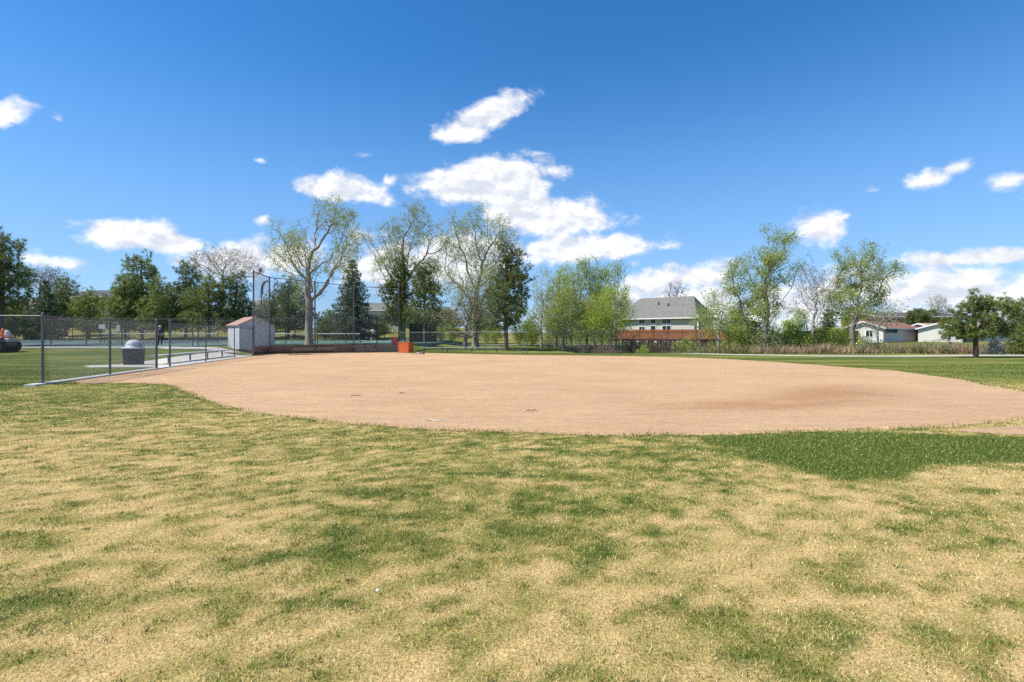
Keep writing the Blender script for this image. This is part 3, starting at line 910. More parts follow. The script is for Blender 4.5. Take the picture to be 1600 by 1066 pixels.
def tennis_net(x0, x1, y, label):
    t = thing('tennis_net', label, 'net', (x0, y, CZ(y)), 0, 'tennis nets')
    w = x1 - x0
    for s in (0, w):
        MB().tube((s, 0, -.05), (s, 0, 1.1), .05, n=8).build('post', DARKSTEEL, t)
    MB().box((.05, -.02, .96), (w - .05, .02, 1.05)).build('tape', mat('net_tape', (.8, .8, .78), .7, .05), t)
    m = MB()
    for i in range(int(w / .2)):
        m.box((i * .2 + .06, -.004, .05), (i * .2 + .075, .004, .96))
    for z in np.arange(.1, .95, .12):
        m.box((.05, -.0035, z), (w - .05, .0035, z + .014))
    m.build('netting', DARKWIRE, t, kind='stuff')


tennis_net(-45, -32.2, 56, 'tennis net with white tape on the blue court at left')
tennis_net(-26, -16.6, 56, 'tennis net with white tape behind the backstop')

# ------------------------------------------------------------------ small things
ALU = mat('bench_aluminium', (.52, .54, .55), .5, .12, 4, metal=.35)


def bench(label, a, b, legs, seat_z=.45, zoff=0.0):
    a, b = Vector(a), Vector(b); t = thing('bench', label, 'bench', a, 0, 'long aluminium benches')
    d = b - a; e = d.normalized(); nn = Vector((-e.y, e.x, 0)).normalized()
    for s in (-.13, .13):
        MB().bar(nn * s + Vector((0, 0, seat_z)), d + nn * s + Vector((0, 0, seat_z)), .235, .045).build('seat_plank', ALU, t)
    for k in legs:
        p = d * k; m = MB()
        m.bar(p + Vector((0, 0, -.1)), p + Vector((0, 0, seat_z - .06)), .07, .07)
        m.bar(p - nn * .22 + Vector((0, 0, seat_z - .045)), p + nn * .22 + Vector((0, 0, seat_z - .045)), .06, .04)
        m.build('leg', GALV, t)


bench('long aluminium bench behind the left chain-link fence on pale concrete', (-18.35, 26.2, .05), (-20.75, 37.5, hz(-20.75, 37.5) + .05), (.15, .4, .64, .88))
bench('long aluminium bench on the grass right of the orange crate', (GX(655, 48.9), 48.9, .02), (GX(787, 47.6), 47.6, .0), (.06, .34, .63, .92))


def trash_can():
    x, y = GX(209, 26.3), 26.3
    t = thing('trash_can', 'dark grey slatted trash can with pale dome lid by the fence', 'trash can', (x, y, hz(x, y) + .03))
    dk = mat('can_body', (.014, .016, .020), .7, .2, 8)
    MB().lathe([(.40, 0), (.42, .02), (.455, .45), (.475, .84), (.455, .84), (.44, .80)], n=24).build('drum', dk, t, smooth=False)
    ribs = MB()
    for i in range(24):
        a = 2 * math.pi * i / 24; c, s = math.cos(a), math.sin(a)
        ribs.bar((.425 * c, .425 * s, .03), (.478 * c, .478 * s, .82), .045, .02, up=(c, s, 0))
    ribs.build('slats', mat('can_slat', (.022, .024, .03), .7, .2, 8), t)
    lid = mat('can_lid', (.55, .56, .58), .5, .08, 4)
    l = MB().lathe([(.50, .835), (.515, .86), (.50, .895), (.40, .91), (.36, .93), (.35, 1.04), (.30, 1.17), (.20, 1.25), (.07, 1.285)], n=24).build('dome_lid', lid, t, smooth=True)
    MB().box((.20, -.16, .97), (.375, .16, 1.12)).build('flap', mat('can_flap', (.25, .255, .27), .5, .1), l)


trash_can()


def shed():
    Y = 44.3; xl, xr = GX(377.5, Y), GX(425, Y)
    x0 = (xl + xr) / 2; z = 1.45 - 18.2 * Y / F
    t = thing('shed', 'small grey-white storage shed with brown gable roof behind the backstop', 'shed', (x0, Y, z - .02), R(45))
    w = (xr - xl) / 2 / .95; D = 3.1; E = 2.1; RZ = 2.78
    wallm = mat('shed_siding', (.50, .52, .57), .8, .07, 3, stretch=(4, 4, .6))
    m = MB()
    m.add([(-w, 0, 0), (w, 0, 0), (w, 0, E), (0, 0, RZ), (-w, 0, E), (-w, D, 0), (w, D, 0), (w, D, E), (0, D, RZ), (-w, D, E)],
          [(0, 1, 2, 3, 4), (9, 8, 7, 6, 5), (0, 4, 9, 5), (1, 6, 7, 2)])
    m.build('wall', wallm, t)
    for i in range(11):                         # grooved panels of the gable wall
        a, b = -w + 2 * w * i / 11 + .012, -w + 2 * w * (i + 1) / 11 - .012
        if b < -.12:
            continue
        za, zb = (E + (RZ - E) * (1 - abs(s) / w) - .02 for s in (a, b))
        MB().add([(a, -.018, .05), (b, -.018, .05), (b, -.018, zb), (a, -.018, za), (a, .0, .05), (b, .0, .05), (b, .0, zb), (a, .0, za)],
                 [(0, 1, 2, 3), (0, 4, 5, 1), (1, 5, 6, 2), (2, 6, 7, 3), (3, 7, 4, 0)]).build('siding_panel', wallm, t)
    d = MB().box((-w + .10, -.035, .04), (-.14, -.003, 1.92)).build('door', mat('shed_door', (.43, .45, .50), .8, .06, 3), t)
    MB().box((-w + .05, -.05, 1.925), (-.08, -.004, 2.0)).build('door_lintel', mat('shed_trim', (.30, .31, .34), .8, .06), t)
    MB().box((-.26, -.06, .98), (-.20, -.036, 1.08)).build('handle', GALV, d)
    MB().box((.06, -.035, 2.2), (.32, -.019, 2.4)).build('gable_vent', mat('shed_trim', (.30, .31, .34)), t)
    roofm = mat('shed_shingle', (.33, .20, .15), .9, .25, 7, bump=.4, bscale=14)
    for s in (-1, 1):
        k = w + .16; zz = RZ - (RZ - E) * k / w
        MB().poly([(0, -.14, RZ + .06), (s * k, -.14, zz + .06), (s * k, D + .14, zz + .06), (0, D + .14, RZ + .06)], (0, 0, -.055)).build('roof_slope', roofm, t)
    for s in (-1, 1):
        MB().bar((s * (w + .02), -.03, 0), (s * (w + .02), -.03, E - .03), .06, .09).build('corner_trim', mat('shed_white_trim', (.62, .63, .65), .8, .05), t)


shed()


def orange_crate():
    Y = 47.2; x0, x1 = GX(625, Y), GX(642.5, Y)
    t = thing('crate', 'bright orange box standing at the right end of the backstop boards', 'crate', ((x0 + x1) / 2, Y, .005), R(-14))
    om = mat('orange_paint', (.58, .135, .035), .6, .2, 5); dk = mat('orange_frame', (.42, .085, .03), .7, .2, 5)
    w, h, d = .5, .95, .45
    for s in (-1, 1):
        for q in (-1, 1):
            MB().box((s * w - .04, q * d - .04, 0), (s * w + .04, q * d + .04, h)).build('corner_post', dk, t)
    for i in range(4):
        z0 = .05 + i * .225
        for q in (-1, 1):
            MB().box((-w + .045, q * (d + .01) - .015, z0), (w - .045, q * (d + .01) + .015, z0 + .215)).build('side_board', om, t)
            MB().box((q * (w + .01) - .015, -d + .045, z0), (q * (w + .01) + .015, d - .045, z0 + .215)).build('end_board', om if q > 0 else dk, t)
    MB().box((-w - .05, -d - .05, h), (w + .05, d + .05, h + .03)).build('lid', om, t)


orange_crate()
t = thing('crate', 'small faded red box behind the right end of the backstop boards', 'crate', (GX(617, 50.6), 50.6, hz(GX(617, 50.6), 50.6)), R(5))
for i in range(3):
    MB().box((-.3, -.25, .03 + i * .26), (.3, -.22, .27 + i * .26)).build('side_board', mat('faded_red', (.45, .12, .09), .8, .25, 6), t)
MB().box((-.29, -.215, .02), (.29, .25, .78)).build('body', mat('faded_red_dark', (.30, .08, .06), .8, .25, 6), t)


def leaning_frame():
    t = thing('wooden_frame', 'dark wooden frame leaning on the pale boards of the backstop', 'frame', (-14.0, 48.1, 0), R(17))
    wm = mat('creosote_wood', (.06, .042, .035), .85, .3, 6)
    for i, x in enumerate((-.85, .15, 1.05)):
        MB().bar((x + .28, -.35, .0), (x - .08, .18, .86), .08, .08).build('strut', wm, t)
    for z in (.28, .62):
        f = z / .86
        MB().bar((-.85 + .28 - .36 * f, -.35 + .53 * f - .07, z), (1.05 + .28 - .36 * f, -.35 + .53 * f - .07, z), .05, .06).build('rail', mat('weathered_wood', (.30, .24, .19), .85, .3, 6), t)


leaning_frame()
t = thing('ground_mat', 'dark rectangular mat lying on the clay before the backstop', 'mat', (GX(469, 42.4), 42.4, .008), R(28))
MB().box((-.8, -.45, 0), (.8, .45, .02)).build('rubber_mat', mat('rubber', (.09, .055, .045), .9, .3, 8), t)
MB().box((-.86, -.5, -.002), (.86, .5, .008)).build('mat_edge', mat('rubber_edge', (.16, .09, .065), .9, .3, 8), t)
t = thing('base_plate', 'small pale and dark base gear lying on clay by the orange box', 'base', (GX(656, 43.8), 43.8, .006), R(10))
MB().lathe([(.18, 0), (.2, .05), (.14, .14), (.05, .16)], (-.1, 0, 0), 10).build('white_dome', mat('chalk_white', (.33, .31, .30), .8, .1), t)
MB().lathe([(.14, 0), (.15, .06), (.1, .12), (.04, .13)], (.28, .05, 0), 10).build('dark_dome', mat('rubber', (.09, .055, .045)), t)
MB().box((-.75, -.12, 0), (-.3, .12, .03)).build('strap', mat('rubber', (.09, .055, .045)), t)


def stick(px, py, ln, rz, label, m, r=.02):
    x, y = G(px, py); o = MB(); pts = []
    for i in range(6):
        s = -ln / 2 + ln * i / 5
        pts.append(Vector((s, .03 * math.sin(i * 1.9), r + .005 * math.sin(i * 2.3))))
    for i in range(5):
        o.tube(pts[i], pts[i + 1], r * (1 - .1 * i), r * (1 - .1 * (i + 1)), n=6)
    o.tube(pts[2], pts[2] + Vector((.07, .06, .015)), r * .4, r * .2, n=5)
    b = o.build('stick', m); b.location = (x, y, .006); b.rotation_euler = (0, 0, R(rz)); tag(b, label, 'stick', 'sticks on the infield')


bark_d = mat('stick_bark', (.12, .075, .05), .9, .3, 20); bark_p = mat('stick_pale', (.55, .48, .42), .9, .2, 20)
stick(557, 619, .26, 4, 'short dark stick lying on clay, left of centre', bark_d, .009)
stick(832, 642, .24, 10, 'short brown stick lying on clay in the middle of the field', bark_d, .008)
stick(684, 659, .42, -8, 'long pale stick lying close to the near edge of the clay', bark_p, .012)
stick(628, 615, .16, -30, 'tiny twig lying on clay near the middle left', bark_d, .009)


def sign(px, py0, py1, wpx, Y, label):
    x, _, ztop = W(px, py0, Y); zb = CZ(Y); z1 = W(px, py1, Y)[2]
    t = thing('sign', label, 'sign', (x, Y, zb), 0, 'pale signs on the court fence')
    w = wpx * Y / F / 2
    MB().box((-w, -.02, z1 - zb), (w, .02, ztop - zb)).build('panel', mat('sign_panel', (.62, .63, .66), .6, .06), t)
    for s in (-.7, .7):
        MB().tube((s * w, .04, 0), (s * w, .04, ztop - zb), .025, n=6).build('post', DARKSTEEL, t)


sign(159.5, 507, 514, 10, 57, 'pale rectangular sign by the tennis court, left of the trash can')
sign(184.5, 508, 518, 5, 58, 'narrow pale sign above the trash can')


def utility_cart():
    Y = 36.5; x = GX(3, Y)
    z = hz(x, Y)
    t = thing('utility_cart', 'red-topped utility cart with black tyres at the left edge', 'cart', (x, Y, z), R(4))
    red = mat('cart_red', (.50, .13, .12), .5, .15, 4); blk = mat('tyre', (.016, .016, .018), .85, .2, 10)
    body = mat('cart_grey', (.10, .10, .11), .6, .2, 4)
    MB().box((-1.5, -.45, .42), (.62, .5, .80)).build('chassis', body, t, bevel=.03)
    MB().box((-1.55, -.55, .98), (.45, .6, 1.10)).build('load_bed', red, t, bevel=.03)
    MB().box((.42, -.4, .74), (.80, .45, 1.0)).build('bumper', mat('cart_bumper', (.42, .42, .43), .5, .1), t, bevel=.03)
    for xx in (-1.2, -.28, .28):
        for yy in (-.62, .62):
            wv = MB(); pr = [(.2, -.15), (.40, -.16), (.45, -.11), (.45, .11), (.40, .16), (.2, .15)]
            vs = []; n = 18
            for (r, a) in pr:
                for i in range(n):
                    th = 2 * math.pi * i / n; vs.append((xx + r * math.cos(th), yy + a, .45 + r * math.sin(th)))
            wv.add(vs, [(k * n + i, k * n + (i + 1) % n, (k + 1) * n + (i + 1) % n, (k + 1) * n + i) for k in range(5) for i in range(n)])
            o = wv.build('wheel', blk, t)
            MB().tube((xx, yy - .12, .45), (xx, yy + .12, .45), .205, n=14).build('hub', body, o)
    for k, (a, h, c) in enumerate(((-.9, .42, (.30, .31, .33)), (-.42, .5, (.62, .60, .58)), (.02, .62, (.60, .16, .06)), (.28, .5, (.66, .65, .64)))):
        MB().lathe([(.14, 0), (.17, h * .3), (.15, h * .7), (.07, h)], (a, .1, 1.1), 10).build('load_sack', mat('sack%d' % k, c, .8, .2, 6), t)


utility_cart()


def arch_dish():
    """curved shape standing on the roof behind the shed"""
    pass


# ------------------------------------------------------------------ bridge and wooden fences
def bridge():
    rust = mat('weathering_steel', (.085, .040, .032), .85, .3, 5)
    a = Vector((GX(991, 53.5), 53.5, 0)); b = Vector((GX(1117, 52.5), 52.5, 0))
    t = thing('footbridge', 'rust-brown steel truss footbridge over the ditch', 'bridge', a)
    d = b - a; L = d.length; e = d.normalized(); nn = Vector((-e.y, e.x, 0))
    z0, z1 = .05, 1.16
    for k, (off, s0, s1) in enumerate(((0, 0, L), (2.6, -1.0, L - .6))):
        o = nn * off
        for z in (z0, z1):
            MB().bar(o + e * s0 + Vector((0, 0, z)), o + e * s1 + Vector((0, 0, z)), .16, .16).build('chord', rust, t)
        n = 9
        for i in range(n + 1):
            p = o + e * (s0 + (s1 - s0) * i / n)
            MB().bar(p + Vector((0, 0, z0 - .3)), p + Vector((0, 0, z1)), .13, .13).build('upright', rust, t)
            if i < n:
                q = o + e * (s0 + (s1 - s0) * (i + 1) / n)
                za, zb = (z1, z0) if i < n / 2 else (z0, z1)
                MB().bar(p + Vector((0, 0, za)), q + Vector((0, 0, zb)), .11, .11).build('diagonal', rust, t)
    n = 26
    for i in range(n):
        p = e * (L * i / n + .02); q = e * (L * (i + 1) / n - .02); c = (p + q) / 2 + Vector((0, 0, -.02))
        MB().bar(c + nn * .08, c + nn * 2.5, (q - p).length, .05).build('deck_plank', mat('deck_wood', (.22, .17, .13), .9, .3, 5), t)
    # near approach rail
    p0 = a + Vector((-2.0, 3.4, 0)) - a
    for z in (.1, 1.12):
        MB().bar(p0 + Vector((0, 0, z)), Vector((-.1, 2.0, z)), .1, .1).build('approach_rail', rust, t)
    for k in (0, .5):
        q = p0.lerp(Vector((-.1, 2.0, 0)), k)
        MB().bar(q, q + Vector((0, 0, 1.12)), .09, .09).build('approach_post', rust, t)


bridge()


def board_fence(label, p, q, h, m, n, colr, z0=None):
    p, q = Vector((*p, 0)), Vector((*q, 0)); p.z = hz(p.x, p.y) if z0 is None else z0; q.z = hz(q.x, q.y) if z0 is None else z0
    t = thing('board_fence', label, 'fence', p, 0, 'wooden board fences of the back yards')
    d = q - p; e = d.normalized(); nn = Vector((e.y, -e.x, 0))
    for i in range(n + 1):
        c = d * (i / n)
        MB().bar(c + Vector((0, 0, -.3)), c + Vector((0, 0, h + .06)), .11, .11).build('post', colr[1], t)
        if i < n:
            a, b = d * (i / n) + e * .055, d * ((i + 1) / n) - e * .055
            k = 14; mb = MB()
            for j in range(k):
                u, v = a + (b - a) * (j / k) + e * .004, a + (b - a) * ((j + 1) / k) - e * .004
                c2 = (u + v) / 2 + nn * (.02 + random.uniform(-.004, .004)); hh = h + random.uniform(-.02, .02)
                mb.bar(c2, c2 + Vector((0, 0, hh)), (v - u).length, .018, up=nn)
            mb.build('board_panel', colr[i % 2] if len(colr) > 2 else colr[0], t)
            for z in (.3, h - .25):
                MB().bar(a + Vector((0, 0, z)) + nn * .045, b + Vector((0, 0, z)) + nn * .045, .03, .09).build('rail', colr[1], t)


cedar = [mat('cedar_board', (.29, .095, .038), .8, .35, 3, stretch=(3, 3, .5)), mat('cedar_post', (.30, .10, .04), .8, .2, 3)]
board_fence('orange cedar board fence between footbridge and grey-roofed house', (GX(958, 70), 70), (GX(1136, 64), 64), 1.5, 0, 8, cedar, .95)
redwood = [mat('redwood_board', (.13, .035, .03), .8, .25, 3, stretch=(3, 3, .5)), mat('redwood_post', (.09, .03, .025), .8, .2, 3)]
board_fence('dark red board fence behind the bushes left of the white house', (GX(1228, 74), 74), (GX(1340, 78), 78), 1.75, 0, 5, redwood, .65)

# ------------------------------------------------------------------ houses
SHINGLE_GREY = mat('shingle_grey', (.175, .168, .145), .9, .3, 2.2, bump=.4, bscale=6, stretch=(1, 1, 3))
SHINGLE_BROWN = mat('shingle_brown', (.25, .125, .085), .9, .2, 2.2, bump=.4, bscale=6, stretch=(1, 1, 3))
SIDING_PALE = mat('siding_pale', (.52, .49, .44), .8, .05, 2)
SIDING_WHITE = mat('siding_white', (.62, .59, .54), .8, .05, 2)
SIDING_GREY = mat('siding_grey', (.30, .30, .32), .8, .06, 2)
TRIM = mat('white_trim', (.74, .74, .72), .7, .04, 3)
GLASS = mat('window_glass', (.025, .03, .035), .12, .2, 1.5, spec=.6)
DOORM = mat('door_paint', (.30, .28, .27), .6, .1)


def house(name, label, origin, ang, W_, D_, E, RZ, wallm, roofm, ridge='x', hip=0.0, over=.4, wins=(), cat='house', side=None, z=0.0, extras=None):
    """front wall runs along local +x at y=0, the house stretches back along +y; wins: (face, x0, x1, z0, z1, kind)"""
    t = thing(name, label, cat, (*origin, z), ang)
    m = MB()
    if ridge == 'x':
        V = [(0, 0, -1.5), (W_, 0, -1.5), (W_, D_, -1.5), (0, D_, -1.5), (0, 0, E), (W_, 0, E), (W_, D_, E), (0, D_, E)]
        Fc = [(0, 1, 5, 4), (1, 2, 6, 5), (2, 3, 7, 6), (3, 0, 4, 7)]
        if not hip:
            V += [(0, D_ / 2, RZ - .02), (W_, D_ / 2, RZ - .02)]; Fc += [(4, 8, 7), (5, 6, 9)]
        m.add(V, Fc)
    else:
        V = [(0, 0, -1.5), (W_, 0, -1.5), (W_, D_, -1.5), (0, D_, -1.5), (0, 0, E), (W_, 0, E), (W_, D_, E), (0, D_, E), (W_ / 2, 0, RZ - .02), (W_ / 2, D_, RZ - .02)]
        m.add(V, [(0, 1, 5, 8, 4), (1, 2, 6, 5), (2, 3, 7, 9, 6), (3, 0, 4, 7)])
    m.build('wall', wallm, t)
    th = (0, 0, -.14); o = over
    if ridge == 'x':
        dz = (RZ - E) / (D_ / 2) * o
        A, B = (hip, D_ / 2, RZ + .12), (W_ - hip, D_ / 2, RZ + .12)
        if not hip:
            A, B = (-o, D_ / 2, RZ + .12), (W_ + o, D_ / 2, RZ + .12)
        fl, fr, br, bl = (-o, -o, E - dz + .12), (W_ + o, -o, E - dz + .12), (W_ + o, D_ + o, E - dz + .12), (-o, D_ + o, E - dz + .12)
        MB().poly([fl, fr, B, A], th).build('roof_slope', roofm, t)
        MB().poly([br, bl, A, B], th).build('roof_slope', roofm, t)
        if hip:
            MB().poly([bl, fl, A], th).build('roof_hip', roofm, t)
            MB().poly([fr, br, B], th).build('roof_hip', roofm, t)
        MB().bar(Vector(fl) + Vector((0, -.03, -.1)), Vector(fr) + Vector((0, -.03, -.1)), .05, .18).build('fascia', TRIM, t)
        if not hip:
            for s, x in ((-1, -o), (1, W_ + o)):
                for a in ((x, -o, E - dz), (x, D_ + o, E - dz)):
                    MB().bar(Vector(a) + Vector((s * .03, 0, .02)), Vector((x + s * .03, D_ / 2, RZ + .02)), .05, .2).build('rake_board', TRIM, t)
    else:
        dz = (RZ - E) / (W_ / 2) * o
        for s in (0, 1):
            x = -o if s == 0 else W_ + o
            MB().poly([(x, -o, E - dz + .12), (W_ / 2, -o, RZ + .12), (W_ / 2, D_ + o, RZ + .12), (x, D_ + o, E - dz + .12)], th).build('roof_slope', roofm, t)
            MB().bar((x, -o - .03, E - dz + .02), (W_ / 2, -o - .03, RZ + .02), .05, .2).build('rake_board', TRIM, t)
    for (face, a, b, z0, z1, kind) in wins:
        def T(u, dep, zz):
            return {'f': (u, -dep, zz), 'l': (-dep, u, zz), 'r': (W_ + dep, u, zz)}[face]
        fr_ = MB(); e = .09
        for (u0, u1, w0, w1) in ((a - e, b + e, z1, z1 + e), (a - e, b + e, z0 - e, z0), (a - e, a, z0, z1), (b, b + e, z0, z1)):
            p, q = T(u0, .002, w0), T(u1, .07, w1)
            fr_.box(tuple(min(i, j) for i, j in zip(p, q)), tuple(max(i, j) for i, j in zip(p, q)))
        f = fr_.build('door_frame' if kind == 'door' else 'window', TRIM if kind != 'dark' else DARKSTEEL, t)
        p, q = T(a, .004, z0), T(b, .03, z1)
        MB().box(tuple(min(i, j) for i, j in zip(p, q)), tuple(max(i, j) for i, j in zip(p, q))).build('pane', GLASS, f)
        if b - a > .8:
            c = (a + b) / 2; p, q = T(c - .03, .031, z0), T(c + .03, .055, z1)
            MB().box(tuple(min(i, j) for i, j in zip(p, q)), tuple(max(i, j) for i, j in zip(p, q))).build('mullion', TRIM, f)
    return t


# grey-roofed house beyond the cedar fence; its front wall faces left of the camera
h1 = house('house', 'pale house with grey hip roof behind the orange fence', (17.7, 85.1), -math.asin(.574), 12.3, 11.5, 4.15, 7.5, SIDING_PALE, SHINGLE_GREY, 'x', hip=1.6, over=.55, z=.55,
           wins=[('f', 3.6, 4.5, 3.1, 3.75, 'w'), ('f', 3.6, 4.5, 1.5, 2.6, 'w'), ('f', 5.5, 6.3, 3.1, 3.75, 'w'), ('f', 5.5, 6.3, 1.9, 2.7, 'w'), ('f', 7.4, 8.7, 3.05, 3.75, 'w'), ('f', 7.4, 8.7, 1.3, 2.7, 'w'),
                 ('r', 2.0, 3.2, 2.2, 3.5, 'dark'), ('r', 4.5, 5.7, 2.2, 3.5, 'dark')])
for (x, y, zz) in ((7.4, 2.9, 6.05), (5.6, 3.4, 6.35)):
    MB().tube((x, y, zz - .5), (x, y, zz + .35), .12, n=8).build('roof_vent', DARKSTEEL, h1)
MB().bar((12.9, -.2, -1), (12.9, -.2, 4.3), .22, .22).build('porch_post', TRIM, h1)
MB().box((0.05, -.06, 3.85), (12.25, -.004, 4.1)).build('eave_shade_strip', SIDING_GREY, h1)  # grey strip puts the eave's shade into the colour of the upper wall
# white bungalow at right with brown roof
h2 = house('house', 'long white bungalow with brown roof at right', (57.3, 79.0), math.atan2(.6, .8), 17, 5.2, 2.35, 3.3, SIDING_WHITE, SHINGLE_BROWN, 'x', over=.45, z=.6,
           wins=[('f', .7 + i * 1.15, 1.35 + i * 1.15, 1.62, 2.05, 'dark') for i in range(5)] + [('l', 1.4, 2.3, .9, 1.9, 'w')])
for (x, y, zz) in ((6, 1.4, 2.9), (10, 1.2, 2.8)):
    MB().tube((x, y, zz - .4), (x, y, zz + .3), .1, n=8).build('roof_vent', DARKSTEEL, h2)
h3 = house('house', 'white gable wing with one dark window left of the right pine', (66.3, 83.6), -math.atan2(.8, .6) + R(10), 5.6, 14, 2.3, 3.15, SIDING_WHITE, SHINGLE_BROWN, 'y', over=.35, z=.55,
           wins=[('f', 3.2, 4.1, .55, 1.6, 'w')])
h3b = house('house', 'low grey house partly hidden behind the right pine', (72, 86), R(4), 18, 8, 2.3, 3.3, SIDING_PALE, mat('shingle_tan', (.36, .25, .17), .9, .2, 2.2), 'x', over=.4, z=.5,
            wins=[('f', 11.8, 12.7, .8, 1.9, 'w'), ('f', 6, 7, .8, 1.9, 'w')])
BRICK = mat('red_brick', (.34, .105, .07), .9, .2, 3, bump=.3, bscale=8)
h4 = house('brick_building', 'red brick building with dark flat-pitched roof behind the bungalow', (81, 113), R(3), 18, 12, 4.9, 5.9, BRICK, mat('dark_roof', (.10, .085, .085), .9, .2, 2), 'x', over=.9, z=1.2, cat='building',
           wins=[('f', 2, 4, 2.6, 3.8, 'dark'), ('f', 8, 10, 2.6, 3.8, 'dark')])
# houses at left
h5 = house('house', 'slate grey two-storey house behind the small pines at left', (GX(112, 112), 112), R(-3), 9.0, 9, 8.4, 10.0, mat('siding_slate', (.135, .14, .165), .8, .06, 2), mat('roof_slate', (.085, .09, .105), .9, .2, 2), 'x', over=.5, z=2.0,
           wins=[('f', 6.6, 7.5, 5.7, 7.0, 'w'), ('f', 2, 3, 5.7, 7.0, 'w')])
h6 = house('house', 'tan low-roofed house behind pines at the far left', (GX(6, 104), 104), R(6), 9.5, 9, 5.9, 8.0, mat('siding_tan', (.21, .18, .17), .8, .08, 2), mat('roof_tan', (.24, .21, .18), .9, .2, 2), 'x', over=.5, z=1.6,
           wins=[('f', 2.4, 3.6, 3.6, 5.1, 'w'), ('f', 5.6, 6.6, 3.6, 5.1, 'w')])
h7 = house('house', 'pale house with grey roof seen above the shed through the backstop', (GX(392, 104), 104), R(2), 6.2, 8, 5.6, 7.2, mat('siding_blue_grey', (.46, .48, .52), .8, .06, 2), SHINGLE_GREY, 'x', over=.4, z=2.0,
           wins=[('f', .9, 1.5, 3.6, 5.0, 'w'), ('f', 3.2, 4.4, 2.6, 5.2, 'w')])
h8 = house('house', 'white house glimpsed behind the spruce right of the backstop', (GX(566, 104), 104), R(-4), 7.5, 8, 5.4, 7.0, SIDING_WHITE, SHINGLE_GREY, 'x', over=.4, z=1.6,
           wins=[('f', 1.2, 2.4, 2.4, 3.9, 'w'), ('f', 4.6, 5.8, 2.4, 3.9, 'w')])
# curved frame standing behind the shed
t = thing('curved_frame', 'dark curved arch frame rising above the roof behind the shed', 'arch', (GX(410, 92), 92, hz(GX(410, 92), 92)))
arc = []
for i in range(13):
    a = R(200 - 130 * i / 12)
    arc.append(Vector((.75 + .95 * math.cos(a), 0, 6.9 + 1.75 * math.sin(a) + .35 - .0)))
for (mm, nm, dy, w) in ((DARKSTEEL, 'outer_rib', 0, .13), (mat('arch_inner', (.42, .30, .26), .7, .1), 'inner_rib', .16, .12)):
    mb = MB()
    for a, b in zip(arc[:-1], arc[1:]):
        mb.tube(a + Vector((dy, dy, 0)), b + Vector((dy, dy, 0)), w, n=6)
    mb.build(nm, mm, t)
MB().tube((-.15, 0, -.3), arc[0], .1, n=8).build('mast', DARKSTEEL, t)

# ------------------------------------------------------------------ people
SKIN = mat('skin', (.42, .25, .18), .6, .08, 8)


def skin_mesh(name, joints, edges, root, material, parent, sub=1):
    me = bpy.data.meshes.new(name); keys = list(joints)
    me.from_pydata([joints[k][0] for k in keys], [(keys.index(a), keys.index(b)) for a, b in edges], [])
    me.materials.append(material); o = link(name, me, parent)
    md = o.modifiers.new('skin', 'SKIN'); md.use_smooth_shade = True
    for i, k in enumerate(keys):
        r = joints[k][1]; me.skin_vertices[0].data[i].radius = (r, r) if not hasattr(r, '__len__') else r
        me.skin_vertices[0].data[i].use_root = (k == root)
    s = o.modifiers.new('smooth', 'SUBSURF'); s.levels = s.render_levels = sub
    return o


